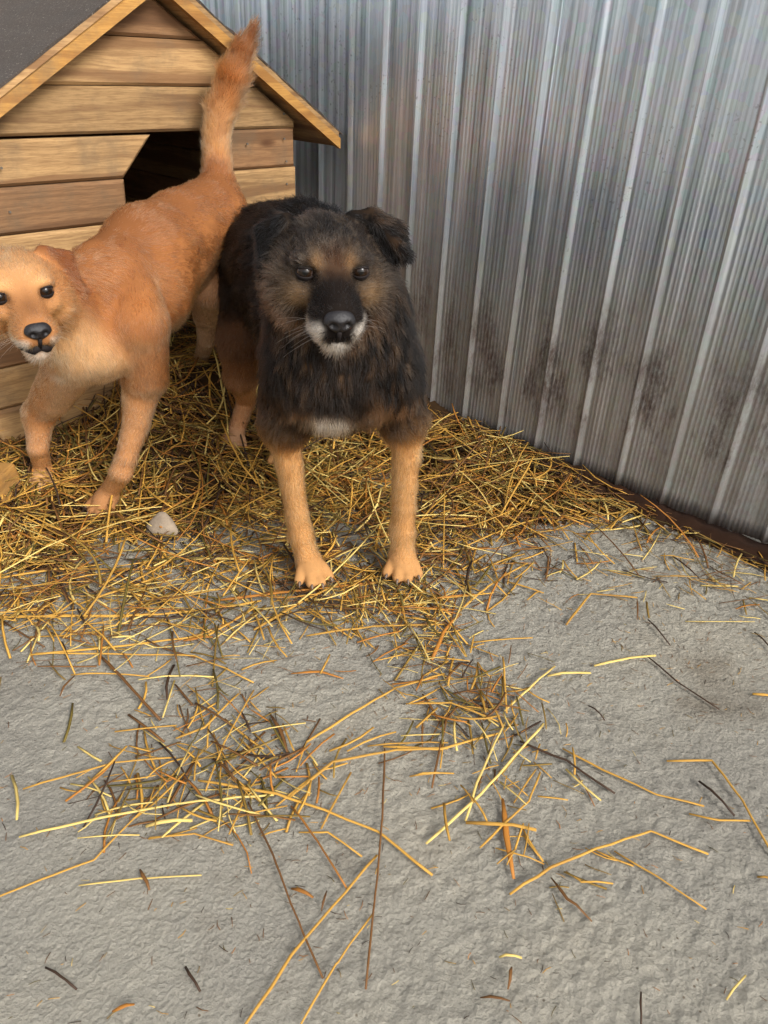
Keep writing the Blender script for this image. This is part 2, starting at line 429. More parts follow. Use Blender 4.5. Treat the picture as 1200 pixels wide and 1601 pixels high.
for s in (-1, 1): box_mesh('base_runner', (s*(HW-0.05), 0.45, 0.035), (0.05, 0.86, 0.07), M_WOODB, house)
# nail heads
for (x, z) in ((0.345, 0.735), (0.345, 0.68), (0.23, 0.672), (0.35, 0.628), (0.35, 0.575), (-0.36, 0.65), (-0.36, 0.57), (0.35, 0.49)):
    bm = bmesh.new(); bmesh.ops.create_cone(bm, segments=10, radius1=0.0026, radius2=0.0022, depth=0.003, cap_ends=True)
    for v in bm.verts: v.co = Vector((x+v.co.x, -0.0045+v.co.z, z+v.co.y))
    me = bpy.data.meshes.new('nail_head'); bm.to_mesh(me); bm.free(); me.materials.append(M_NAIL)
    o = bpy.data.objects.new('nail_head', me); COL.objects.link(o); o.parent = house
# roof: each slope = roof_panel > fascia_board, roofing_felt
EX = 0.497; ca = math.cos(math.atan(SLOPE)); sa = math.sin(math.atan(SLOPE))
for s in (-1, 1):
    def prism(name, t0, t1, y0, y1, x_end, mat, parent, x_in=0.0, wob=0.0, lap=0.0):
        """slab following the slope, t0..t1 measured vertically above the underside line"""
        n = 26; V = []; F = []
        for i in range(n+1):
            x = x_in+(x_end-x_in)*i/n
            for (y, t) in ((y0, t0), (y1, t0), (y1, t1), (y0, t1)):
                wv = wob*(random.random()-0.5) if t == t1 else 0
                V.append((s*x, y-(wob*random.random() if y == y0 else 0), APEX-SLOPE*x+t+wv))
        for i in range(n):
            b = 4*i
            for j in range(4): F.append((b+j, b+(j+1) % 4, b+4+(j+1) % 4, b+4+j))
        F += [(0, 1, 2, 3), (4*n+3, 4*n+2, 4*n+1, 4*n)]
        o = mesh_obj(name, V, F, mat, parent)
        bm = bmesh.new(); bm.from_mesh(o.data); bmesh.ops.recalc_face_normals(bm, faces=bm.faces[:]); bm.to_mesh(o.data); bm.free()
        return o
    EXS = EX if s > 0 else EX+0.085
    panel = prism('roof_panel', 0.0055, 0.041, -0.034, HD+0.10, EXS-0.004, M_WOOD, house)
    prism('fascia_board', 0.003, 0.0275, -0.047, -0.0345, EXS, M_FASC, panel)
    prism('trim_strip', 0.029, 0.0425, -0.040, -0.0345, EXS, M_WOOD, panel, wob=0.001)
    prism('roofing_felt', 0.0425, 0.0475, -0.040, HD+0.105, EXS+0.012, M_FELT, panel, wob=0.003)

# ================================================================== BODIES FROM DISTANCE FIELDS
class Prim:
    def __init__(s, kind, k=0.03, L=0.015, flow=(0, 0, -1), col=(0.3, 0.2, 0.1), lift=0.35, rgn='body', **kw):
        s.kind, s.k, s.L, s.col, s.lift, s.rgn = kind, k, L, np.array(col), lift, rgn
        f = np.array(flow, float); s.flow = f/(np.linalg.norm(f)+1e-9); s.__dict__.update(kw)
    def bounds(s):
        if s.kind == 'cone':
            return np.minimum(s.a-s.r1, s.b-s.r2), np.maximum(s.a+s.r1, s.b+s.r2)
        if s.kind == 'ell':
            m = max(s.r); return s.c-m, s.c+m
        if s.kind == 'tri':
            T = np.stack([s.p0, s.p1, s.p2]); return T.min(0)-s.th, T.max(0)+s.th
    def d(s, P):
        if s.kind == 'cone':
            ab = s.b-s.a; t = np.clip(((P-s.a)@ab)/(ab@ab+1e-12), 0, 1)
            return np.linalg.norm(P-s.a-t[:, None]*ab, axis=1)-(s.r1+(s.r2-s.r1)*t)
        if s.kind == 'ell':
            q = (P-s.c)@s.M                      # M columns = local axes
            r = np.array(s.r); k0 = np.linalg.norm(q/r, axis=1); k1 = np.linalg.norm(q/r**2, axis=1)+1e-9
            return k0*(k0-1)/k1
        if s.kind == 'tri':
            a, b, c = s.p0, s.p1, s.p2; n = np.cross(b-a, c-a); n /= np.linalg.norm(n)
            h = (P-a)@n; Pp = P-h[:, None]*n; ins = np.ones(len(P), bool); best = np.full(len(P), 1e9)
            for u, v in ((a, b), (b, c), (c, a)):
                e = v-u; ins &= (np.cross(np.broadcast_to(e, P.shape), Pp-u)@n) >= 0
                t = np.clip(((P-u)@e)/(e@e), 0, 1); best = np.minimum(best, np.linalg.norm(P-u-t[:, None]*e, axis=1))
            return np.where(ins, np.abs(h), best)-s.th
def surface_nets(D, org, h):
    ins = D < 0; n = np.array(D.shape)
    c = [ins[i:n[0]-1+i, j:n[1]-1+j, k:n[2]-1+k] for i in (0, 1) for j in (0, 1) for k in (0, 1)]
    s = sum(x.astype(np.int8) for x in c); act = (s > 0) & (s < 8)
    ci = np.argwhere(act); vid = np.full(act.shape, -1, np.int64); vid[act] = np.arange(len(ci))
    acc = np.zeros((len(ci), 3)); cnt = np.zeros(len(ci))
    corners = [(i, j, k) for i in (0, 1) for j in (0, 1) for k in (0, 1)]
    for a in corners:
        for ax in range(3):
            if a[ax] == 1: continue
            b = list(a); b[ax] = 1
            va = D[ci[:, 0]+a[0], ci[:, 1]+a[1], ci[:, 2]+a[2]]; vb = D[ci[:, 0]+b[0], ci[:, 1]+b[1], ci[:, 2]+b[2]]
            m = (va < 0) != (vb < 0); t = va[m]/(va[m]-vb[m])
            p = np.tile(np.array(a, float), (m.sum(), 1)); p[:, ax] = t
            acc[m] += p; cnt[m] += 1
    V = org+h*(ci+acc/cnt[:, None]); quads = []
    for ax in range(3):
        sl0 = [slice(None)]*3; sl1 = [slice(None)]*3; sl0[ax] = slice(0, -1); sl1[ax] = slice(1, None)
        A, B = ins[tuple(sl0)], ins[tuple(sl1)]; e = np.argwhere(A != B)
        o1, o2 = [i for i in range(3) if i != ax]
        ok = (e[:, o1] > 0) & (e[:, o2] > 0) & (e[:, o1] < n[o1]-1) & (e[:, o2] < n[o2]-1); e = e[ok]
        q = []
        for d1, d2 in ((-1, -1), (0, -1), (0, 0), (-1, 0)):
            cc = e.copy(); cc[:, o1] += d1; cc[:, o2] += d2; q.append(vid[cc[:, 0], cc[:, 1], cc[:, 2]])
        q = np.stack(q, 1); flip = A[e[:, 0], e[:, 1], e[:, 2]]
        if ax == 1: flip = ~flip
        q[~flip] = q[~flip][:, ::-1]; quads.append(q)
    return V, np.concatenate(quads)
def build_body(prims, h):
    lo = np.min([p.bounds()[0] for p in prims], 0)-0.03; hi = np.max([p.bounds()[1] for p in prims], 0)+0.03
    n = np.ceil((hi-lo)/h).astype(int)+1; D = np.full(n, 0.5)
    for p in prims:
        b0, b1 = p.bounds(); mg = p.k+3*h
        i0 = np.maximum(np.floor((b0-mg-lo)/h).astype(int), 0); i1 = np.minimum(np.ceil((b1+mg-lo)/h).astype(int)+1, n)
        g = np.stack(np.meshgrid(*[np.arange(i0[a], i1[a]) for a in range(3)], indexing='ij'), -1).reshape(-1, 3)
        d = p.d(lo+g*h).reshape(tuple(i1-i0)); sub = D[i0[0]:i1[0], i0[1]:i1[1], i0[2]:i1[2]]
        if getattr(p, 'cut', False):
            m = np.clip(p.k-np.abs(sub+d), 0, None)/p.k; sub[...] = np.maximum(sub, -d)+m*m*p.k*0.25
        else:
            m = np.clip(p.k-np.abs(sub-d), 0, None)/p.k; sub[...] = np.minimum(sub, d)-m*m*p.k*0.25
    return surface_nets(D, lo, h)
def vnormals(V, Q):
    N = np.zeros_like(V); fn = np.cross(V[Q[:, 2]]-V[Q[:, 0]], V[Q[:, 3]]-V[Q[:, 1]])
    for i in range(4): np.add.at(N, Q[:, i], fn)
    return N/(np.linalg.norm(N, axis=1, keepdims=True)+1e-12)
def blend(prims, P):
    """per point: fur length, flow, lift, colour blended from the nearest pieces of the body"""
    W = np.stack([np.exp(-np.clip(p.d(P), -0.004, 1)/0.0065) for p in prims if not getattr(p, 'cut', False)], 1)
    pr = [p for p in prims if not getattr(p, 'cut', False)]
    W = W/(W.sum(1, keepdims=True)+1e-12)
    return (W@np.array([p.L for p in pr]), W@np.stack([p.flow for p in pr]), W@np.array([p.lift for p in pr]), W@np.stack([p.col for p in pr]))
def unit(a): return a/(np.linalg.norm(a, axis=-1, keepdims=True)+1e-9)
def make_fur(parent, V, Q, prims, count, colour_fn, bald, seed, rad, gain=1.0):
    rng = np.random.default_rng(seed); N = vnormals(V, Q)
    T = np.concatenate([Q[:, [0, 1, 2]], Q[:, [0, 2, 3]]])
    A = 0.5*np.linalg.norm(np.cross(V[T[:, 1]]-V[T[:, 0]], V[T[:, 2]]-V[T[:, 0]]), axis=1)
    # shorter coat needs denser hair
    Lc, _, _, _ = blend(prims, V[T].mean(1)); wgt = A*np.clip(0.020/np.clip(Lc, 0.005, 1), 0.6, 2.6)
    ti = rng.choice(len(T), count, p=wgt/wgt.sum()); b = rng.random((count, 2)); f = b.sum(1) > 1; b[f] = 1-b[f]
    bw = np.c_[1-b.sum(1), b]; P = np.einsum('ij,ijk->ik', bw, V[T[ti]]); Nn = unit(np.einsum('ij,ijk->ik', bw, N[T[ti]]))
    keep = ~bald(P); P, Nn = P[keep], Nn[keep]; n = len(P)
    L, F, lift, C = blend(prims, P); C = colour_fn(P, Nn, C)
    F = F-(F*Nn).sum(1, keepdims=True)*Nn*0.9; F = unit(F)
    tuft = np.stack([vnoise(P, 38, seed+s) for s in (1, 2, 3)], 1)-0.5; tuft2 = np.stack([vnoise(P, 110, seed+s) for s in (4, 5, 6)], 1)-0.5
    ts = np.clip(L/0.021, 0.12, 1.2)[:, None]
    wig = rng.normal(size=(n, 3))*0.10
    lift = lift*(0.75+0.5*rng.random(n))
    d0 = unit(Nn*(lift+0.25)[:, None]+F*(1-lift)[:, None]+tuft*0.7*ts+tuft2*0.5*ts+wig)
    d1 = unit(Nn*(lift*0.45)[:, None]+F+tuft*0.9*ts+tuft2*0.6*ts+wig*1.5+np.array([0, 0, -0.25]))
    L = L*gain*(0.55+0.6*rng.random(n))*(0.9+0.2*vnoise(P, 24, seed+9))
    K = 5; t = np.linspace(0, 1, K); pts = np.zeros((n, K, 3)); pts[:, 0] = P-Nn*0.001
    for i in range(1, K):
        dd = unit(d0*(1-t[i])+d1*t[i]); pts[:, i] = pts[:, i-1]+dd*(L/(K-1))[:, None]
    cv = bpy.data.hair_curves.new('fur'); cv.add_curves([K]*n)
    cv.attributes['position'].data.foreach_set('vector', pts.astype(np.float32).ravel())
    ra = cv.attributes.get('radius') or cv.attributes.new('radius', 'FLOAT', 'POINT')
    prof = np.array([1.0, 0.95, 0.8, 0.55, 0.12])
    ra.data.foreach_set('value', ((rad*(0.75+0.5*rng.random(n)))[:, None]*prof[None]).astype(np.float32).ravel())
    ca_ = cv.attributes.new('tint', 'FLOAT_COLOR', 'CURVE'); c4 = np.ones((n, 4), np.float32)
    c4[:, :3] = np.clip(C*(0.62+0.55*rng.random((n, 1))+0.42*(vnoise(P, 320, seed+12)[:, None]-0.5)+0.30*(vnoise(P, 90, seed+13)[:, None]-0.5)), 0.002, 0.95); ca_.data.foreach_set('color', c4.ravel())
    cv.materials.append(M_FUR if seed != 11 else M_FUR_DARK); o = bpy.data.objects.new('fur', cv); COL.objects.link(o); o.parent = parent
    return o

# ------------------------------------------------------------------ heads
def head_frame(E, yaw, pitch, roll):
    """columns: x = towards the viewer's right, y = out along the muzzle, z = up"""
    f = unit(CC-E); x = unit(CR-(CR@f)*f); z = np.cross(f, x)
    y_, p_, r_ = R(yaw), R(pitch), R(roll)
    x, z = x*math.cos(r_)+z*math.sin(r_), z*math.cos(r_)-x*math.sin(r_)
    f, x = f*math.cos(y_)+x*math.sin(y_), x*math.cos(y_)-f*math.sin(y_)
    f, z = f*math.cos(p_)-z*math.sin(p_), z*math.cos(p_)+f*math.sin(p_)
    return np.stack([x, f, z], 1)
EYE = np.array([0.0345, 0.063, 0.014])
def head_prims(E, M, S, col, Lk, jaw_open=0.0, ears=(), wide=1.0):
    O = E-M@(np.array([0, EYE[1], EYE[2]])*S)
    W = lambda *p: O+M@(np.array(p)*S)
    fl = lambda *p: M@np.array(p, float)
    ps = []
    def ell(c, r, flow, L, k=0.02, rgn='head', lift=0.2):
        ps.append(Prim('ell', k*S, L*Lk, fl(*flow), col, lift, rgn, c=W(*c), r=np.array(r)*S, M=M))
    def cone(a, b, r1, r2, flow, L, k=0.018, lift=0.15):
        ps.append(Prim('cone', k*S, L*Lk, fl(*flow), col, lift, 'head', a=W(*a), b=W(*b), r1=r1*S, r2=r2*S))
    ell((0, -0.008, 0.000), (0.064*wide, 0.072, 0.052), (0, -1, -0.15), 0.012)
    ell((0, 0.036, 0.020), (0.046*wide, 0.036, 0.029), (0, -1, 0.3), 0.007)
    for s in (-1, 1):
        ell((s*0.045*wide, 0.018, -0.030), (0.033, 0.048, 0.038), (s*0.5, -1, -0.4), 0.016, 0.025, lift=0.3)
        ell((s*0.031, 0.0575, 0.0275), (0.019, 0.0165, 0.0100), (s*0.4, -0.8, 0.4), 0.005, 0.010)  # brow
        ell((s*0.037, 0.056, -0.008), (0.021, 0.022, 0.0155), (s*0.5, -0.9, -0.2), 0.006, 0.014)  # cheekbone
        ell((s*0.0165, 0.108, -0.031), (0.0175, 0.026, 0.0185), (s*0.6, -0.9, -0.5), 0.009, 0.010, lift=0.3) # lip pads
    cone((0, 0.048, -0.012), (0, 0.112, -0.024), 0.037, 0.0245, (0, -1, 0.1), 0.005)
    cone((0, 0.060, 0.008), (0, 0.120, -0.008), 0.019, 0.0150, (0, -1, 0.2), 0.0035)
    cone((0, 0.030, -0.048-jaw_open*0.3), (0, 0.108, -0.0555-jaw_open), 0.032, 0.0175, (0, -0.8, -0.7), 0.011, lift=0.3)
    for s in (-1, 1):                                                                               # eye sockets
        ps.append(Prim('ell', 0.007*S, 0.004, fl(s, -1, 0), col, 0.1, 'head', c=W(s*EYE[0]*1.02, EYE[1]+0.0115, EYE[2]), r=np.array([0.0125, 0.0085, 0.0085])*S, M=M, cut=True))
    # mouth cleft
    for s in (-1, 1):
        ps.append(Prim('cone', 0.004, 0.004, fl(s, -1, 0), col, 0.1, 'head', a=W(0, 0.136, -0.0465-jaw_open*0.45), b=W(s*0.038, 0.074, -0.0430-jaw_open*0.3), r1=0.0022*S+jaw_open*0.25, r2=0.0015*S, cut=True))
    for e in ears:
        for tri in e['tris']:
            ps.append(Prim('tri', 0.010*S, e['L']*Lk, fl(*e['flow']), e['col'], 0.15, 'ear', p0=W(*tri[0]), p1=W(*tri[1]), p2=W(*tri[2]), th=0.0055*S))
    return ps, O
def blob(name, verts_fn, mat, parent, seg=24, rings=14):
    V = []; F = []
    for i in range(rings+1):
        th = math.pi*i/rings
        for j in range(seg):
            ph = 2*math.pi*j/seg; V.append(verts_fn(math.sin(th)*math.cos(ph), math.sin(th)*math.sin(ph), math.cos(th)))
    for i in range(rings):
        for j in range(seg):
            a, b = i*seg+j, i*seg+(j+1) % seg; F.append((a, a+seg, b+seg, b))
    return mesh_obj(name, V, F, mat, parent, True)
def tube(name, pts, radii, mat, parent, seg=8, flat=1.0, upv=(0, 0, 1)):
    pts = np.array(pts, float); n = len(pts); V = []; F = []
    for i in range(n):
        t = unit(pts[min(i+1, n-1)]-pts[max(i-1, 0)]); a = unit(np.cross(t, np.array(upv, float))+1e-6); b = np.cross(a, t)
        for j in range(seg):
            ph = 2*math.pi*j/seg; V.append(pts[i]+radii[i]*(math.cos(ph)*a+math.sin(ph)*b*flat))
    for i in range(n-1):
        for j in range(seg):
            F.append((i*seg+j, i*seg+(j+1) % seg, (i+1)*seg+(j+1) % seg, (i+1)*seg+j))
    F += [tuple(range(seg))[::-1], tuple(range((n-1)*seg, n*seg))]
    return mesh_obj(name, V, F, mat, parent, True)
def face_parts(root, O, M, S, jaw_open, base, lip_r=0.0022, nw=1.0, iris=(0.016, 0.008, 0.004), er=1.0):
    W = lambda p: O+M@(np.array(p, float)*S)-base
    for s in (-1, 1):
        c = np.array([s*EYE[0]*1.0, EYE[1]+0.0005, EYE[2]])
        eye = blob('eye', lambda x, y, z: W(c+np.array([x, y, z])*0.0118*er), M_EYE, root, 32, 20)
        g = unit(M.T@unit(CC-(W(c)+base))*0.65+np.array([s*0.06, 0.35, 0.0])); gx = unit(np.cross(g, np.array([0, 0, 1.0]))); gz = np.cross(gx, g)
        ev = np.array([v.co for v in eye.data.vertices]); ed = unit((ev-W(c))@M); an = np.degrees(np.arccos(np.clip(ed@g, -1, 1)))
        ec = np.where((an < 20)[:, None], np.array([0.002, 0.002, 0.002]), np.where((an < 50)[:, None], np.array(iris), np.array([0.05, 0.035, 0.03])))
        color_attr(eye.data, 'tint', ec)
        # upper and lower lid: shells over the eyeball that leave an almond opening
        for up_ in (1, -1):
            V = []; F = []; na, nb = 20, 7
            for i in range(na+1):
                az = math.radians(-88+176*i/na); op = math.radians(up_*(24 if up_ > 0 else 27))*math.cos(az)**0.7+math.radians(4)*math.sin(az)*s
                for j in range(nb+1):
                    e_ = op+(up_*math.radians(78)-op)*j/nb; rr = 0.01275*er+0.0005*math.sin(min(j, 2)*1.2)
                    V.append(W(c+rr*(gx*math.sin(az)*math.cos(e_)+g*math.cos(az)*math.cos(e_)+gz*math.sin(e_))))
            for i in range(na):
                for j in range(nb):
                    k_ = i*(nb+1)+j; F.append((k_, k_+1, k_+nb+2, k_+nb+1))
            lid = mesh_obj('eyelid', V, F, M_LIP, eye, True)
            so_ = lid.modifiers.new('thickness', 'SOLIDIFY'); so_.thickness = 0.0008; so_.offset = 0
    def nosef(x, y, z):
        w = 0.0205*nw*(1-0.34*max(0, -z)**1.3); hgt = 0.0150
        X = x*w; Zz = z*hgt; Yy = y*0.0130+0.0035*(1-abs(z))
        for sg in (-1, 1):                                     # nostrils
            dx = (X-sg*0.0088*nw)/0.0050; dz = (Zz+0.0012)/0.0042; g = math.exp(-(dx*dx+dz*dz))
            if y > 0: Yy -= 0.0085*g
        if y > 0: Yy -= 0.0020*math.exp(-(X/0.0016)**2)*(1 if Zz < 0.003 else 0)
        return W((X, 0.1325+Yy, -0.0165+Zz))
    blob('nose', nosef, M_NOSE, root, 56, 36)
    # dark bare skin below the nose, then the lips to the mouth corners
    tube('philtrum', [W((0, 0.1345, -0.0260)), W((0, 0.1330, -0.0350)), W((0, 0.1285, -0.0450-jaw_open*0.3))], [0.0100*S*nw, 0.0085*S*nw, 0.0050*S], M_LIP, root, 10, 0.45, M[:, 0])
    for s in (-1, 1):
        pts = [W((s*0.001, 0.1310, -0.0440-jaw_open*0.3)), W((s*0.010, 0.1255, -0.0485-jaw_open*0.5)), W((s*0.0205, 0.108, -0.0480-jaw_open*0.5)), W((s*0.0270, 0.090, -0.0450-jaw_open*0.35)), W((s*0.0310, 0.074, -0.0400-jaw_open*0.1))]
        tube('lip', pts, [lip_r*S*k for k in (0.9, 1.2, 1.3, 1.1, 0.4)], M_LIP, root, 8)
def whiskers(root, O, M, S, col, seed):
    rng = np.random.default_rng(seed); n = 22; K = 6; pts = np.zeros((n, K, 3))
    for i in range(n):
        s = 1 if i % 2 else -1; a = np.array([s*rng.uniform(0.018, 0.029), rng.uniform(0.092, 0.124), rng.uniform(-0.042, -0.024)])
        d = unit(np.array([s*1.0, rng.uniform(-0.5, 0.4), rng.uniform(-0.5, 0.15)])); L = rng.uniform(0.025, 0.055)
        for j in range(K):
            t = j/(K-1); pts[i, j] = O+M@((a+d*L*t+np.array([0, -0.25, -0.35])*L*t*t)*S)
    cv = bpy.data.hair_curves.new('whiskers'); cv.add_curves([K]*n); cv.attributes['position'].data.foreach_set('vector', pts.astype(np.float32).ravel())
    ra = cv.attributes.get('radius') or cv.attributes.new('radius', 'FLOAT', 'POINT')
    ra.data.foreach_set('value', np.tile(np.linspace(0.00022, 0.00005, K), n).astype(np.float32))
    ca_ = cv.attributes.new('tint', 'FLOAT_COLOR', 'CURVE'); ca_.data.foreach_set('color', np.tile(np.array([*col, 1.0], np.float32), n))
    cv.materials.append(M_FUR); o = bpy.data.objects.new('whiskers', cv); COL.objects.link(o); o.parent = root; o.location = -root.location
def paw(prims, P, fwd, S, col, L, spread=1.0):
    """pad plus four toes; returns claw positions"""
    fwd = unit(np.array([fwd[0], fwd[1], 0.0])); lat = np.array([fwd[1], -fwd[0], 0.0]); claws = []
    prims.append(Prim('ell', 0.02*S, L, (*fwd[:2], -0.6), col, 0.15, 'paw', c=P+np.array([0, 0, 0.004])*S, r=np.array([0.026, 0.030, 0.021])*S, M=np.stack([lat, fwd, np.array([0, 0, 1.0])], 1)))
    for i, (o, f) in enumerate(((-1.5, 0.020), (-0.5, 0.035), (0.5, 0.035), (1.5, 0.020))):
        a = P+lat*o*0.0132*S*spread+fwd*0.004*S+np.array([0, 0, 0.006*S]); b = P+lat*o*0.0190*S*spread+fwd*f*S+np.array([0, 0, -0.0065*S])
        prims.append(Prim('cone', 0.0020*S, L*0.35, (*fwd[:2], -0.8), col, 0.1, 'paw', a=a, b=b, r1=0.0106*S, r2=0.0100*S))
        claws.append((b+fwd*0.006*S+np.array([0, 0, 0.002*S]), fwd, lat*o*0.2))
    return claws
def add_claws(root, claws, base, S):
    for p, f, l in claws:
        d = unit(f+l); pts = [p-base, p+d*0.006*S+np.array([0, 0, -0.0015*S])-base, p+d*0.0115*S+np.array([0, 0, -0.0065*S])-base]
        tube('claw', pts, [0.0030*S, 0.0024*S, 0.0006*S], M_CLAW, root, 6)
def chain(prims, pts, k, L, col, lift=0.25, rgn='body', flow=None):
    """pts: (px,py,Y,r) or (world point, r)"""
    Pp = [(at(p[0], p[1], p[2]), p[3]) if len(p) == 4 else (np.array(p[0]), p[1]) for p in pts]
    cols = col if isinstance(col, list) else [col]*(len(Pp)-1); Ls = L if isinstance(L, (list, tuple)) else [L]*(len(Pp)-1)
    for i in range(len(Pp)-1):
        a, r1 = Pp[i]; b, r2 = Pp[i+1]
        prims.append(Prim('cone', k if i == 0 else min(k, max(0.006, 0.2*r1)), Ls[i], flow if flow is not None else b-a, cols[i], lift, rgn, a=a, b=b, r1=r1, r2=r2))
    return [p for p, _ in Pp]
def finish_dog(name, label, prims, base, h, hairs, colour_fn, bald, seed, rad, gain=1.0):
    V, Q = build_body(prims, h); N = vnormals(V, Q)
    # body mesh is kept in local coordinates of the dog's own Empty
    root = empty(name, tuple(base)); tag(root, label, 'dog')
    o = fast_mesh('body', V-base, Q, M_SKIN, root)
    _, _, _, C = blend(prims, V); color_attr(o.data, 'tint', np.clip(colour_fn(V, N, C)*0.8, 0.002, 1))
    fo = make_fur(root, V, Q, prims, hairs, colour_fn, bald, seed, rad, gain)
    fo.location = tuple(-base)
    return root
def mixc(a, b, t): return a+(np.array(b)-a)*np.clip(t, 0, 1)[:, None]
def gauss(q, c, r): return np.exp(-(((q-np.array(c))/np.array(r))**2).sum(1))

def mound(P):
    """height of the trodden straw heap in front of the dog house"""
    P = np.atleast_2d(P); u = P@WD[:2]; v = P@ND[:2]; P3 = np.c_[P, np.zeros(len(P))]; u = u+0.34*(fbm(P3, 5.5, 4, 63)-0.5)+0.16*sm((0.95-v)/0.4)
    h_ = 0.105*sm((-1.12-u)/0.52)*sm((v-0.10)/0.35)
    h_ += 0.060*sm((-1.42-P@WD[:2])/0.16)*sm((v-0.74)/0.15)
    h_ += 0.035*sm((-0.55-u)/0.5)*sm((v-1.15)/0.35)*sm((1.57-v)/0.02+1)
    return h_*(0.8+0.4*fbm(P3, 7, 3, 60))+(fbm(P3, 22, 3, 61)-0.5)*0.02*sm(h_/0.02)

def muzzle_mask(q):
    a = np.array([0, 0.05, -0.022]); ab = np.array([0, 0.09, -0.010]); t = np.clip(((q-a)@ab)/(ab@ab), 0, 1)
    return sm((0.052-np.linalg.norm(q-a-t[:, None]*ab, axis=1))/0.010)
# ================================================================== BLACK AND TAN DOG
BLK = np.array([0.0035, 0.0030, 0.0028]); TANB = np.array(lin(192, 142, 90)); GRZ = np.array(lin(60, 46, 34)); WHT = np.array(lin(206, 196, 184))
def build_black_dog():
    pr = []
    back = at(435, 405, 1.72)-at(520, 470, 1.40)
    down = np.array([0.0, -0.1, -1])
    chain(pr, [(534, 570, 1.26, 0.104), (520, 496, 1.38, 0.128), (480, 434, 1.56, 0.135), (437, 406, 1.72, 0.118)], 0.05, [0.030, 0.030, 0.030], BLK, 0.20, flow=unit(back)+np.array([0, 0, -0.55]))
    chain(pr, [(528, 470, 1.25, 0.088), (532, 580, 1.22, 0.088)], 0.05, 0.024, GRZ, 0.22, flow=(0.0, -0.25, -1))        # front of the chest
    chain(pr, [(515, 425, 1.22, 0.070), (522, 480, 1.30, 0.098)], 0.04, 0.024, BLK, 0.26, flow=(0, 0.2, -1))              # neck and ruff
    for sx in (470, 585): chain(pr, [(sx, 480, 1.19, 0.050), (sx+(6 if sx < 530 else 10), 580, 1.21, 0.055)], 0.05, 0.024, BLK, 0.26, flow=(0.2*(sx-528)/60, -0.1, -1))
    # shoulders and forelegs
    chain(pr, [(470, 560, 1.25, 0.066), (446, 660, 1.235, 0.045)], 0.03, 0.022, mixc(BLK[None], TANB, np.array([0.015]))[0], 0.2)
    p = chain(pr, [(443, 672, 1.234, 0.030), (452, 725, 1.228, 0.0220), (463, 800, 1.222, 0.0190), (470, 836, 1.22, 0.0212), (479, 870, 1.213, 0.0195)], 0.018, 0.015, TANB, 0.28)
    c1 = paw(pr, gp(487, 890, 0.026), (0.35, -1), 1.0, TANB, 0.006)
    chain(pr, [(592, 560, 1.26, 0.066), (629, 652, 1.25, 0.043)], 0.03, 0.022, BLK, 0.2)
    chain(pr, [(633, 664, 1.25, 0.031), (635, 715, 1.248, 0.0230), (631, 790, 1.242, 0.0195), (629, 830, 1.24, 0.0215), (629, 864, 1.235, 0.0200)], 0.018, 0.015, TANB, 0.28)
    c2 = paw(pr, gp(629, 882, 0.027), (0.02, -1), 1.03, TANB, 0.006)
    # hind leg in view: thigh, stifle, hock, foot
    chain(pr, [(402, 450, 1.70, 0.080), (376, 530, 1.61, 0.047), (376, 588, 1.64, 0.034)], 0.03, [0.022, 0.016], [mixc(BLK[None], TANB, np.array([0.02]))[0], np.array(lin(118, 82, 56))], 0.22)
    chain(pr, [(376, 590, 1.645, 0.032), (385, 626, 1.705, 0.0215), (372, 664, 1.68, 0.0190)], 0.02, 0.010, np.array(lin(186, 134, 92)), 0.15)
    hf = at(367, 688, 1.66); c3 = paw(pr, hf+np.array([0, 0, 0.004]), (-0.1, -1), 0.92, np.array(lin(196, 150, 112)), 0.006)
    # the other hind leg, behind the foreleg
    chain(pr, [(470, 480, 1.66, 0.085), (455, 570, 1.56, 0.055), (452, 640, 1.63, 0.028), (447, 690, 1.60, 0.021)], 0.03, 0.014, mixc(BLK[None], TANB, np.array([0.3]))[0], 0.2)
    c4 = paw(pr, at(443, 712, 1.57), (0.0, -1), 0.9, TANB, 0.006)
    # tail hanging behind
    chain(pr, [(425, 400, 1.80, 0.030), (425, 430, 1.87, 0.026), (428, 500, 1.90, 0.020)], 0.02, 0.05, BLK, 0.3)
    E = at(520, 424, 1.105); M = head_frame(E, 7.0, 25.0, 0.5); S = 1.13
    EB = np.array([0.006, 0.0055, 0.0055])
    # viewer's right ear: stands out sideways, tip folded over; left ear: folded down and back
    earR = dict(L=0.009, flow=(0.6, -0.3, -0.6), col=EB, tris=[((0.036, -0.030, 0.046), (0.064, -0.034, -0.016), (0.100, -0.026, 0.030)), ((0.036, -0.030, 0.046), (0.100, -0.028, 0.032), (0.062, -0.034, 0.051)),
                ((0.062, -0.030, 0.049), (0.102, -0.026, 0.032), (0.106, 0.002, 0.006)), ((0.064, -0.022, 0.046), (0.106, 0.002, 0.006), (0.078, -0.014, -0.014))])
    earL = dict(L=0.010, flow=(-0.4, -0.4, -0.8), col=EB, tris=[((-0.046, -0.030, 0.044), (-0.064, -0.038, 0.000), (-0.084, -0.036, 0.026)), ((-0.054, -0.028, 0.042), (-0.085, -0.034, 0.026), (-0.084, -0.006, -0.034)), ((-0.054, -0.028, 0.042), (-0.084, -0.006, -0.034), (-0.064, -0.016, -0.014))])
    hp, O = head_prims(E, M, S, BLK, 1.75, 0.0, (earR, earL), 1.03); pr += hp
    base = np.array([*((gp(488, 884)+gp(629, 876))/2)[:2], 0.0]); base[1] += 0.25
    chest_pt = at(516, 664, 1.16)
    tris = [p for p in pr if p.kind == 'tri']
    def ear_mask(P): return sm((0.007-np.min([p.d(P) for p in tris], 0))/0.004)
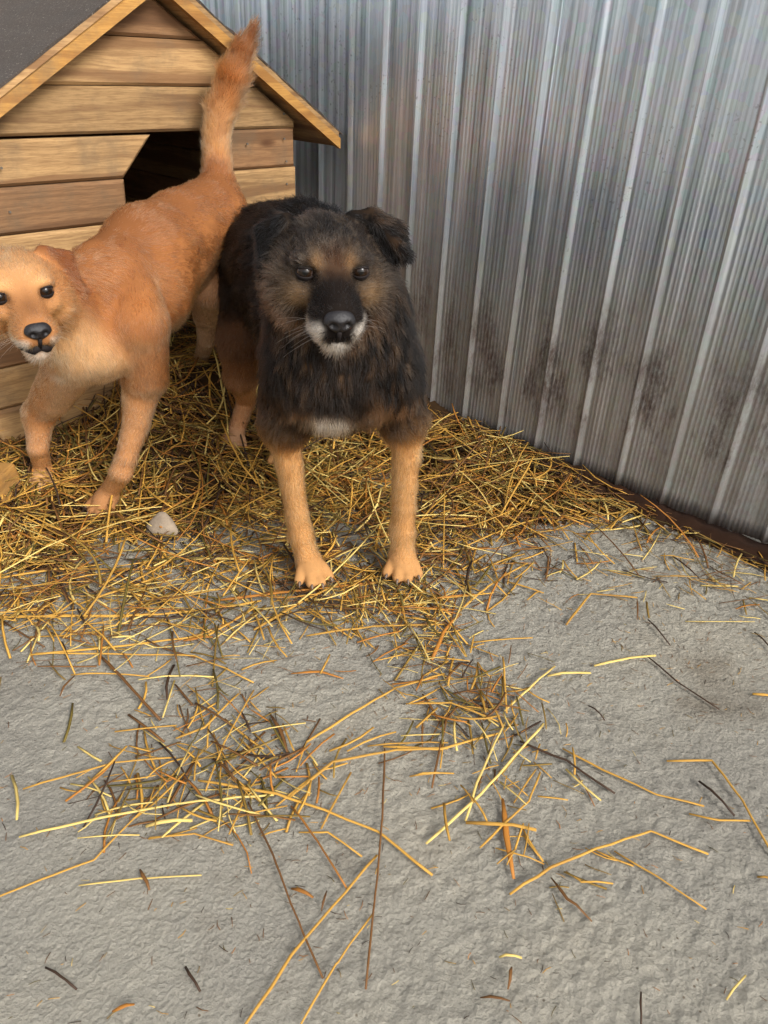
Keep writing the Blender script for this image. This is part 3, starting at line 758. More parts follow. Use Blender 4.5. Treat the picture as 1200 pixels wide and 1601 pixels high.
    def colour(P, N, C):
        q = (P-O)@M/S
        n1 = fbm(P, 55, 3, 5); n2 = vnoise(P, 200, 8)
        ax = np.abs(q[:, 0])
        hd = sm((0.095-np.linalg.norm((q-np.array([0, 0.03, -0.005]))*np.array([0.95, 0.8, 0.95]), axis=1))/0.02)
        hd = np.maximum(hd, muzzle_mask(q)); ear = ear_mask(P)
        # ruff, throat and chest grizzled brown over black
        fr = sm((1.30-P[:, 1])/0.10)*sm((0.13-np.abs(P[:, 0]+0.075))/0.06)
        st = vnoise(P*np.array([1, 1, 0.5]), 150, 14)*0.5+n1*0.5
        C = mixc(C, BLK, fr*0.8*sm((P[:, 2]-0.30)/0.04))
        C = mixc(C, np.array(lin(52, 38, 27)), 0.85*fr*sm((st-0.44)/0.16)*sm((P[:, 2]-0.28)/0.05))
        C = mixc(C, np.array(lin(98, 76, 55)), 0.6*fr*sm((st-0.60)/0.14)*sm((P[:, 2]-0.25)/0.05)*sm((0.54-P[:, 2])/0.06))
        C = mixc(C, np.array(lin(170, 126, 88)), 0.35*gauss(P, at(470, 655, 1.17), (0.05, 0.2, 0.020))*sm((st-0.35)/0.2))
        C = mixc(C, np.array(lin(170, 126, 88)), 0.45*gauss(P, at(610, 645, 1.18), (0.04, 0.2, 0.025))*sm((st-0.35)/0.2))
        C = mixc(C, np.array(lin(226, 220, 210)), 2.2*gauss(P, chest_pt, (0.026, 0.10, 0.014)))
        # rear of thigh stays dark on top, tan below
        # ---- face
        Hc = np.tile(np.array(lin(44, 36, 30)), (len(P), 1))
        Hc = mixc(Hc, np.array(lin(84, 73, 62)), 0.85*sm((st-0.42)/0.2))
        Hc = mixc(Hc, BLK, 0.75*gauss(q, (0, 0.02, 0.055), (0.03, 0.05, 0.03)))
        Hc = mixc(Hc, np.array(lin(78, 50, 30)), 0.85*gauss(q, (0, 0.070, 0.016), (0.018, 0.03, 0.024)))           # between the eyes
        for s in (-1, 1):
            Hc = mixc(Hc, np.array(lin(120, 92, 64)), 0.9*gauss(q, (s*0.0205, 0.075, 0.029), (0.0075, 0.03, 0.0100)))    # brow spots
            Hc = mixc(Hc, np.array(lin(134, 106, 76)), 1.2*gauss(q, (s*0.043, 0.055, -0.015), (0.017, 0.045, 0.016)))   # under the eyes
            Hc = mixc(Hc, np.array(lin(132, 100, 74)), 0.9*gauss(q, (s*0.055, 0.030, -0.062), (0.022, 0.05, 0.018)))  # cheek tuft
            Hc = mixc(Hc, BLK*0.8, 1.2*gauss(q, (s*0.0345, 0.070, 0.012), (0.0150, 0.02, 0.0105)))                     # dark round the eyes
            Hc = mixc(Hc, np.array(lin(26, 20, 17)), 0.9*gauss(q, (s*0.040, 0.060, -0.042), (0.018, 0.05, 0.012)))     # dark cheek stripe
        muz = sm((q[:, 1]-0.070)/0.03)
        Hc = mixc(Hc, np.array(lin(22, 18, 17)), muz*0.95)
        white = sm((q[:, 1]-0.078+0.018*(n2-0.5))/0.030)*np.clip(sm((ax-0.0135+0.006*(n2-0.5))/0.010)*sm((-0.018-q[:, 2]+0.010*(n1-0.5))/0.014)+sm((-0.045-q[:, 2])/0.006), 0, 1)
        Hc = mixc(Hc, WHT, white*(0.55+0.75*n2))
        Hc = mixc(Hc, EB, ear)
        thr = sm((-0.062-q[:, 2])/0.02)*sm((0.09-q[:, 1])/0.03); Hc = mixc(Hc, np.array(lin(100, 74, 54)), thr*0.5*sm((st-0.4)/0.2))
        return C*(1-hd[:, None])+Hc*hd[:, None]
    def bald(P):
        q = (P-O)@M/S; b = np.zeros(len(P), bool)
        for s in (-1, 1): b |= (((q-np.array([s*EYE[0], EYE[1]+0.008, EYE[2]]))/np.array([0.0125, 0.02, 0.0095]))**2).sum(1) < 1
        b |= (((q-np.array([0, 0.136, -0.0185]))/np.array([0.0200, 0.017, 0.0160]))**2).sum(1) < 1
        return b
    root = finish_dog('dog', 'black and tan long-haired dog standing in front, grey face and white chin', pr, base, 0.0042, 230000, colour, bald, 11, 0.00026)
    face_parts(root, O, M, S, 0.0, base, 0.0022, 0.95, er=0.9)
    add_claws(root, c1+c2+c3, base, 1.0); whiskers(root, O, M, S, (0.5, 0.48, 0.45), 5)
build_black_dog()

# ================================================================== GINGER DOG
GIN = np.array(lin(166, 108, 63)); CRM = np.array(lin(202, 156, 108)); RED = np.array(lin(140, 89, 53)); PAL = np.array(lin(186, 150, 116))
def build_ginger_dog():
    pr = []
    bk = unit(at(335, 335, 1.80)-at(165, 440, 1.45))
    fl = bk+np.array([0, 0, -0.45])
    chain(pr, [(172, 505, 1.40, 0.068), (178, 455, 1.46, 0.084), (232, 396, 1.57, 0.090), (287, 362, 1.69, 0.082), (332, 338, 1.79, 0.080)], 0.035, [0.016, 0.015, 0.013, 0.013], GIN, 0.14, flow=fl)
    chain(pr, [(178, 522, 1.40, 0.066), (232, 458, 1.52, 0.080), (280, 410, 1.65, 0.060)], 0.035, 0.014, GIN, 0.14, flow=fl)
    chain(pr, [(280, 408, 1.65, 0.058), (318, 396, 1.74, 0.054)], 0.03, 0.013, PAL, 0.16, flow=fl)
    chain(pr, [(132, 530, 1.35, 0.042), (162, 556, 1.36, 0.040), (192, 540, 1.385, 0.038)], 0.03, 0.016, CRM, 0.2, flow=(0.1, -0.1, -1))
    # neck
    chain(pr, [(172, 448, 1.46, 0.078), (104, 466, 1.345, 0.060)], 0.03, 0.018, GIN, 0.2, flow=unit(at(160, 470, 1.43)-at(98, 470, 1.31))+np.array([0, 0, -0.6]))
    chain(pr, [(92, 500, 1.31, 0.048), (128, 552, 1.33, 0.046)], 0.03, 0.018, CRM, 0.22, flow=(0.15, 0, -1))
    for (ax_, ay_, bx_, by_) in ((150, 405, 168, 520),): chain(pr, [(ax_, ay_, 1.44, 0.030), (bx_, by_, 1.36, 0.026)], 0.014, 0.014, GIN, 0.2)   # fold in front of the shoulder
    # near foreleg: shoulder blade, upper arm, forearm, wrist, foot
    chain(pr, [(200, 402, 1.47, 0.036), (216, 505, 1.385, 0.054), (227, 585, 1.415, 0.043)], 0.010, 0.012, GIN, 0.13)
    def foot(px, py, zc):
        P = gp(px, py, zc)
        for _ in range(6): P = gp(px, py, float(mound(P[:2])[0])+zc)
        return P
    LEGC = mixc(GIN[None], CRM, np.array([0.35]))[0]
    p1 = foot(164, 785, 0.020)
    chain(pr, [(224, 592, 1.43, 0.040), (214, 655, 1.41, 0.0255), (198, 715, 1.385, 0.0195), (190, 738, 1.38, 0.0215)], 0.018, 0.013, LEGC, 0.22)
    chain(pr, [(at(190, 738, 1.38), 0.0205), (p1+np.array([0.004, 0.012, 0.014]), 0.0190)], 0.008, 0.008, LEGC, 0.12)
    c1 = paw(pr, p1, (-0.35, -1), 0.95, LEGC*0.9, 0.006)
    # far foreleg, bent
    chain(pr, [(118, 560, 1.35, 0.050), (82, 618, 1.42, 0.038), (62, 645, 1.45, 0.030)], 0.02, 0.011, mixc(GIN[None], CRM, np.array([0.2]))[0], 0.12)
    p2 = foot(66, 746, 0.020)
    chain(pr, [(60, 648, 1.45, 0.0285), (59, 695, 1.43, 0.0190), (at(60, 716, 1.425), 0.0205)] if False else [(60, 648, 1.45, 0.0285), (59, 700, 1.43, 0.0195)], 0.018, 0.012, LEGC, 0.2)
    chain(pr, [(at(59, 700, 1.43), 0.0195), (p2+np.array([0, 0.010, 0.012]), 0.0180)], 0.006, 0.008, LEGC, 0.12)
    c2 = paw(pr, p2, (0.05, -1), 0.85, CRM, 0.005)
    # hind legs
    p3 = foot(303, 584, 0.018)
    chain(pr, [(345, 392, 1.78, 0.076), (330, 452, 1.72, 0.048), (322, 492, 1.765, 0.029)], 0.02, [0.012, 0.010], [GIN, PAL], 0.14)
    chain(pr, [(at(322, 494, 1.775), 0.0255), (at(322, 532, 1.81), 0.0195), (p3+np.array([0.01, 0.02, 0.015]), 0.0170)], 0.014, 0.009, PAL, 0.12)
    c3 = paw(pr, p3, (-0.35, -1), 0.85, PAL, 0.005)
    p4 = foot(358, 572, 0.018)
    chain(pr, [(352, 380, 1.84, 0.060), (362, 450, 1.80, 0.045), (366, 510, 1.85, 0.024)], 0.03, 0.010, GIN, 0.14)
    chain(pr, [(at(366, 510, 1.85), 0.024), (p4+np.array([0, 0.02, 0.015]), 0.017)], 0.01, 0.010, GIN, 0.14)
    c4 = paw(pr, p4, (-0.3, -1), 0.85, PAL, 0.005)
    # tail, raised like a sabre
    chain(pr, [(342, 308, 1.82, 0.046), (339, 258, 1.865, 0.030), (338, 215, 1.88, 0.0275), (346, 168, 1.89, 0.0300), (364, 120, 1.89, 0.0320), (379, 80, 1.89, 0.0210), (396, 42, 1.89, 0.0060)], 0.02, [0.014, 0.018, 0.022, 0.028, 0.030, 0.026], [GIN, mixc(GIN[None], CRM, np.array([0.5]))[0], mixc(GIN[None], CRM, np.array([0.6]))[0], GIN, RED, np.array(lin(104, 62, 36))], 0.22)
    E = at(35, 459, 1.19); M = head_frame(E, 8.0, 25.0, 8.0); S = 0.98
    EC = np.array(lin(124, 74, 44))
    ear, earl = [dict(L=0.008, flow=(sg*0.5, -0.3, -0.7), col=EC, tris=[((sg*0.052, -0.020, 0.048), (sg*0.076, -0.026, 0.002), (sg*0.100, -0.030, 0.026)), ((sg*0.060, -0.014, 0.046), (sg*0.100, -0.028, 0.028), (sg*0.106, -0.004, -0.030)), ((sg*0.060, -0.014, 0.046), (sg*0.106, -0.004, -0.030), (sg*0.082, -0.006, -0.010))]) for sg in (1, -1)]
    hp, O = head_prims(E, M, S, GIN, 1.5, 0.008, (ear, earl), 1.2); pr += hp
    base = np.array([p1[0]+0.08, p1[1]+0.25, 0.0])
    axis_a = at(160, 455, 1.43); axis_d = unit(at(335, 335, 1.80)-axis_a)
    def colour(P, N, C):
        q = (P-O)@M/S; n1 = fbm(P, 40, 3, 15); ax = np.abs(q[:, 0])
        hd = sm((0.092-np.linalg.norm((q-np.array([0, 0.035, -0.01]))*np.array([0.95, 0.8, 0.95]), axis=1))/0.02)
        hd = np.maximum(hd, muzzle_mask(q))
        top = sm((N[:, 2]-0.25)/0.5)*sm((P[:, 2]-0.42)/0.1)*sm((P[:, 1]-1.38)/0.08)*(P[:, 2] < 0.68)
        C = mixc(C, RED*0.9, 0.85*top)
        C = mixc(C, RED*0.9, 0.45*sm((n1-0.5)/0.2)*sm((P[:, 1]-1.3)/0.05)*(P[:, 2] > 0.30))
        C = mixc(C, CRM, 0.55*sm((1.36-P[:, 1])/0.06)*sm((0.60-n1)/0.2)*(P[:, 2] > 0.25)*sm((0.44-P[:, 2])/0.06))
        C = mixc(C, np.array(lin(126, 78, 46)), 0.75*gauss(P, at(135, 455, 1.38), (0.07, 0.09, 0.07)))  # shading on the neck behind the head, put into the coat colour
        C = mixc(C, np.array(lin(226, 206, 180)), 0.9*gauss(P, at(105, 596, 1.31), (0.03, 0.06, 0.012)))
        C = mixc(C, PAL, 0.8*sm((-N[:, 2]-0.2)/0.5)*(P[:, 2] > 0.2))
        Hc = np.tile(np.array(lin(178, 122, 76)), (len(P), 1))
        Hc = mixc(Hc, np.array(lin(204, 156, 106)), 0.7*gauss(q, (0, 0.03, 0.045), (0.05, 0.05, 0.03)))
        Hc = mixc(Hc, np.array(lin(118, 78, 48)), 0.8*gauss(q, (0, 0.105, 0.008), (0.014, 0.03, 0.02)))
        for s in (-1, 1):
            Hc = mixc(Hc, np.array(lin(208, 158, 104)), 0.8*gauss(q, (s*0.030, 0.075, 0.034), (0.014, 0.03, 0.010)))
            Hc = mixc(Hc, np.array(lin(204, 152, 98)), 0.8*gauss(q, (s*0.045, 0.05, -0.022), (0.02, 0.05, 0.02)))
            Hc = mixc(Hc, np.array(lin(50, 32, 22)), 0.9*gauss(q, (s*0.0345, 0.072, 0.013), (0.0125, 0.02, 0.0085)))
        w = sm((q[:, 1]-0.078)/0.02)*np.clip(sm((ax-0.0130)/0.006)*sm((-0.026-q[:, 2])/0.010)+sm((-0.050-q[:, 2])/0.006), 0, 1)
        Hc = mixc(Hc, np.array(lin(226, 208, 188)), w*(0.45+0.6*vnoise(P, 170, 3)))
        return C*(1-hd[:, None])+Hc*hd[:, None]
    def bald(P):
        q = (P-O)@M/S; b = np.zeros(len(P), bool)
        for s in (-1, 1): b |= (((q-np.array([s*EYE[0], EYE[1]+0.008, EYE[2]]))/np.array([0.0122, 0.02, 0.0095]))**2).sum(1) < 1
        b |= (((q-np.array([0, 0.136, -0.0185]))/np.array([0.0200, 0.017, 0.0160]))**2).sum(1) < 1
        return b
    root = finish_dog('dog', 'short-haired ginger dog with raised tail walking past the dog house', pr, base, 0.0042, 260000, colour, bald, 23, 0.00024)
    face_parts(root, O, M, S, 0.008, base, 0.0064, 1.0)
    add_claws(root, c1+c2+c3, base, 0.95); whiskers(root, O, M, S, (0.6, 0.5, 0.4), 6)
build_ginger_dog()

# ================================================================== STRAW, LITTER, SMALL THINGS
TONES = {'p': lin(208, 180, 104), 'g': lin(188, 142, 60), 'o': lin(166, 108, 40), 'b': lin(108, 72, 34), 'd': lin(58, 40, 26)}
def stalk_mesh(C, rad, flat=0.38):
    """C: (n,K,3) centre lines, rad: (n,) -> verts, quads of n four-sided straws"""
    n, K, _ = C.shape
    T = np.zeros_like(C); T[:, 1:-1] = C[:, 2:]-C[:, :-2]; T[:, 0] = C[:, 1]-C[:, 0]; T[:, -1] = C[:, -1]-C[:, -2]; T = unit(T)
    A = unit(np.cross(T, np.array([0.05, 0.03, 1.0]))); B = np.cross(A, T)
    tp = np.ones(K); tp[-1] = 0.75; r = rad[:, None, None]*tp[None, :, None]
    V = np.stack([C+A*r, C+B*r*flat, C-A*r, C-B*r*flat], 2)
    base_ = (np.arange(n)*K*4)[:, None, None]+np.arange(K-1)[None, :, None]*4
    j = np.arange(4); j2 = (j+1) % 4
    q = np.stack([base_+j, base_+j2, base_+4+j2, base_+4+j], -1).reshape(-1, 4)
    cap = np.concatenate([(np.arange(n)*K*4)[:, None]+np.array([3, 2, 1, 0]), (np.arange(n)*K*4)[:, None]+(K-1)*4+np.array([0, 1, 2, 3])])
    return V.reshape(-1, 3), np.concatenate([q, cap])
def ground_z(P): return np.maximum(mound(P)-0.004, relief(P))
def scatter(name, label, pos, length, rad, tones, layer, seed, bend=0.25, K=4, kind='stuff', tilt=0.02, dirs=None):
    rng = np.random.default_rng(seed); n = len(pos); rad = np.minimum(rad, np.maximum(length/26, 0.0004)); a = rng.uniform(0, 2*math.pi, n) if dirs is None else dirs
    d = np.c_[np.cos(a), np.sin(a)]; nrm = np.c_[-d[:, 1], d[:, 0]]; t = np.linspace(-0.5, 0.5, K)
    bd = rng.normal(size=n)*bend
    xy = pos[:, None, :]+d[:, None, :]*(length[:, None]*t)[..., None]+nrm[:, None, :]*((bd*length)[:, None]*(t**2-0.08)[None])[..., None]
    z = ground_z(xy.reshape(-1, 2)).reshape(n, K)
    zz = np.maximum(z, z.mean(1, keepdims=True)*0.6+z*0.4)                                  # stiff: bridges hollows
    zz = zz+rad[:, None]+layer[:, None]+np.abs(rng.normal(size=(n, 1))*tilt*np.minimum(length[:, None]/0.12, 1)*(t[None]+0.5))
    # nothing passes through the wall
    vv = xy.reshape(-1, 2)@ND[:2]; bad = (vv.reshape(n, K).max(1) > DWALL-0.014); 
    ok = ~bad; C = np.concatenate([xy, zz[..., None]], 2)[ok]
    V, Q = stalk_mesh(C, rad[ok]); o = fast_mesh(name, V, Q, M_STRAW, smooth=False)
    color_attr(o.data, 'tint', np.repeat(tones[ok], K*4, 0)); tag(o, label, 'straw', kind=kind)
    return o
def in_uv(u0, u1, v0, v1, n, rng): 
    u = rng.uniform(u0, u1, n); v = rng.uniform(v0, v1, n); return u[:, None]*WD[:2]+v[:, None]*ND[:2]
EDGE_X = [-1.6, -0.78, -0.56, -0.37, -0.22, -0.05, 0.14, 0.27, 0.44, 0.58, 0.70, 0.86, 1.2]
EDGE_Y = [0.99, 1.04, 1.11, 1.14, 1.19, 1.27, 1.27, 1.33, 1.46, 1.46, 1.40, 1.30, 1.05]
HOLES = [(*gp(x, y)[:2], r) for x, y, r in ((690, 805, 0.05), (545, 820, 0.05), (415, 850, 0.05), (285, 850, 0.06), (590, 870, 0.04), (880, 830, 0.05))]
def density(P):
    e = np.interp(P[:, 0], EDGE_X, EDGE_Y); s = P[:, 1]-e; P3 = np.c_[P, np.zeros(len(P))]
    patch = sm((fbm(P3, 9, 3, 70)-0.36)/0.16)
    d = np.where(s > 0, 0.45+0.55*sm(s/0.14), 0.40*np.exp(s/0.05))*(patch*0.8+0.2*sm(s/0.3))
    d = np.maximum(d, 0.45*np.exp(-(DWALL-P@ND[:2])/0.07)*sm((P@WD[:2]+1.9)/0.2))
    for hx, hy, hr in HOLES: d = d*(1-0.85*np.exp(-(((P[:, 0]-hx)**2+(P[:, 1]-hy)**2)/hr**2)))
    return np.clip(d, 0, 1)
def palette(n, rng, wet):
    """straw colours; wet in 0..1 pushes to brown"""
    stops = np.array([TONES['p'], TONES['g'], TONES['o'], TONES['b'], TONES['d'], lin(96, 82, 32), lin(134, 106, 44)])
    dry = np.array([0.16, 0.34, 0.10, 0.14, 0.04, 0.08, 0.14]); wt_ = np.array([0.03, 0.13, 0.10, 0.34, 0.22, 0.10, 0.08])
    u = rng.random(n); out = np.zeros((n, 3))
    for i in range(n):
        p = dry*(1-wet[i])+wt_*wet[i]; out[i] = stops[min(int(np.searchsorted(np.cumsum(p)/p.sum(), u[i])), 6)]
    return out*(0.75+0.45*rng.random((n, 1)))
def litter():
    uu = np.arange(-2.75, 1.6, 0.012); vv = np.arange(-0.2, DWALL+0.02, 0.012)
    U, Vv = np.meshgrid(uu, vv, indexing='ij'); P = U.reshape(-1, 1)*WD[:2]+Vv.reshape(-1, 1)*ND[:2]; P3 = np.c_[P, np.zeros(len(P))]
    m = mound(P); foot = 0.020*sm((Vv.ravel()-(DWALL-0.075))/0.06)*(0.5+fbm(P3, 16, 3, 64))
    z = m-0.007+foot*(1-sm(m/0.05))+(fbm(P3, 70, 3, 62)-0.5)*0.016*sm((m+foot)/0.01)
    z = np.where(m+foot < 0.003, -0.03, z)
    n1, n2 = len(uu), len(vv); ii = np.arange(n1*n2).reshape(n1, n2)
    Q = np.stack([ii[:-1, :-1], ii[1:, :-1], ii[1:, 1:], ii[:-1, 1:]], -1).reshape(-1, 4)
    Q = Q[(z[Q] > -0.025).any(1)]
    used = np.unique(Q); mp = np.full(n1*n2, -1); mp[used] = np.arange(len(used))
    o = fast_mesh('litter_heap', np.c_[P, z][used], mp[Q], M_LITTER)
    c = mixc(np.tile(np.array(lin(44, 30, 20)), (len(P), 1)), lin(74, 54, 30), fbm(P3, 30, 3, 66)*1.2-0.2)
    c = mixc(c, lin(48, 30, 21), sm(foot/0.012)*(1-sm(m/0.04)))
    color_attr(o.data, 'tint', c[used]); tag(o, 'dark trodden litter and soil under the straw', 'litter', kind='stuff')
litter()
def bedding():
    rng = np.random.default_rng(5)
    P = in_uv(-2.0, 0.75, 0.15, DWALL-0.02, 64000, rng); P = P[rng.random(len(P)) < density(P)*0.62]
    P = P[(P[:, 1] < 2.6)]; n = len(P); m = mound(P); wet = np.clip(sm((m-0.02)/0.05)*0.45+0.30+1.4*(fbm(np.c_[P, np.zeros(n)], 11, 3, 81)-0.45), 0, 1)
    L = rng.uniform(0.03, 0.15, n)*(0.6+0.6*rng.random(n)); rad = rng.uniform(0.0008, 0.0029, n)
    scatter('straw_bedding', 'deep trampled golden brown straw covering the floor in the corner', P, L, rad, palette(n, rng, wet), np.abs(rng.normal(size=n))*0.007*(0.3+sm(m/0.03)), 31, tilt=0.018, bend=0.18)
    P = in_uv(-2.0, 0.7, 0.1, DWALL-0.02, 60000, rng); P = P[rng.random(len(P)) < density(P)*0.8]; n = len(P); wet = np.clip(sm((mound(P)-0.01)/0.05)*0.8+0.35, 0, 1)
    scatter('straw_chaff', 'broken chaff and short straw bits lying among the bedding', P, rng.uniform(0.006, 0.035, n), rng.uniform(0.0005, 0.0014, n), palette(n, rng, wet), np.abs(rng.normal(size=n))*0.003, 32, K=3)
bedding()
def long_straws():
    rng = np.random.default_rng(15); P = in_uv(-1.75, 0.3, 0.2, DWALL-0.04, 9000, rng); P = P[rng.random(len(P)) < density(P)*0.22]; n = len(P); wet = np.clip(sm((mound(P)-0.03)/0.07)*0.55, 0, 1)
    scatter('long_straws', 'long golden straws lying on top of the bedding', P, rng.uniform(0.12, 0.27, n), rng.uniform(0.0012, 0.0027, n), palette(n, rng, wet), 0.006+np.abs(rng.normal(size=n))*0.010, 35, K=6, bend=0.3, tilt=0.03)
long_straws()
def loose():
    rng = np.random.default_rng(9); Ps = []; Ls = []; W_ = []
    def cl(c, r, n, l0, l1, wet):
        p = np.array(c)+rng.normal(size=(n, 2))*np.array(r); Ps.append(p); Ls.append(rng.uniform(l0, l1, n)); W_.append(np.full(n, wet))
    # band of straw in front of the bedding, two tangles, then a sparse sprinkle
    t = rng.random(420); bx = -0.78+t*0.95; by = np.interp(bx, [-0.8, -0.5, -0.25, 0.0, 0.2], [1.10, 1.06, 1.09, 1.17, 1.19])
    Ps.append(np.c_[bx, by]+rng.normal(size=(420, 2))*np.array([0.02, 0.055])); Ls.append(rng.uniform(0.03, 0.16, 420)); W_.append(np.full(420, 0.25))
    cl((0.02, 1.13), (0.06, 0.045), 110, 0.02, 0.10, 0.35)
    cl((0.10, 1.00), (0.055, 0.06), 100, 0.02, 0.09, 0.3); cl((0.15, 0.87), (0.05, 0.045), 95, 0.02, 0.08, 0.3)
    cl((-0.23, 0.80), (0.06, 0.06), 95, 0.02, 0.09, 0.4); cl((-0.27, 0.68), (0.07, 0.03), 55, 0.02, 0.10, 0.4); cl((-0.13, 0.72), (0.04, 0.05), 55, 0.02, 0.09, 0.3)
    cl((0.22, 0.75), (0.05, 0.06), 45, 0.02, 0.07, 0.4); cl((0.45, 1.28), (0.18, 0.07), 90, 0.02, 0.09, 0.4); cl((0.25, 0.60), (0.05, 0.03), 8, 0.01, 0.04, 0.5)
    cl((-0.36, 0.98), (0.14, 0.03), 40, 0.02, 0.10, 0.3); cl((0.66, 1.22), (0.06, 0.06), 25, 0.02, 0.06, 0.5)
    P = np.concatenate(Ps); L = np.concatenate(Ls); wet = np.concatenate(W_); n = len(P)
    scatter('loose_straw', 'thin loose straws strewn over the bare concrete', P, L, rng.uniform(0.0006, 0.0022, n), palette(n, rng, wet*0.2), np.abs(rng.normal(size=n))*0.004, 33, bend=0.16, tilt=0.012)
    n = 6000; P = np.c_[rng.uniform(-0.9, 0.85, n), rng.uniform(0.33, 1.35, n)]
    dn = np.clip(0.25+1.2*np.exp(-((P[:, 1]-1.15)/0.2)**2)+0.5*np.exp(-((P[:, 0]+0.2)**2+(P[:, 1]-0.75)**2)/0.05)+0.5*np.exp(-((P[:, 0]-0.15)**2+(P[:, 1]-0.85)**2)/0.05), 0, 1)
    P = P[rng.random(n) < dn*0.75]; n = len(P)
    scatter('floor_crumbs', 'tiny crumbs of chaff and dirt scattered over the concrete', P, rng.uniform(0.002, 0.014, n), rng.uniform(0.0003, 0.0010, n), palette(n, rng, np.full(n, 0.85)), np.zeros(n), 34, K=3, tilt=0.002)
loose()
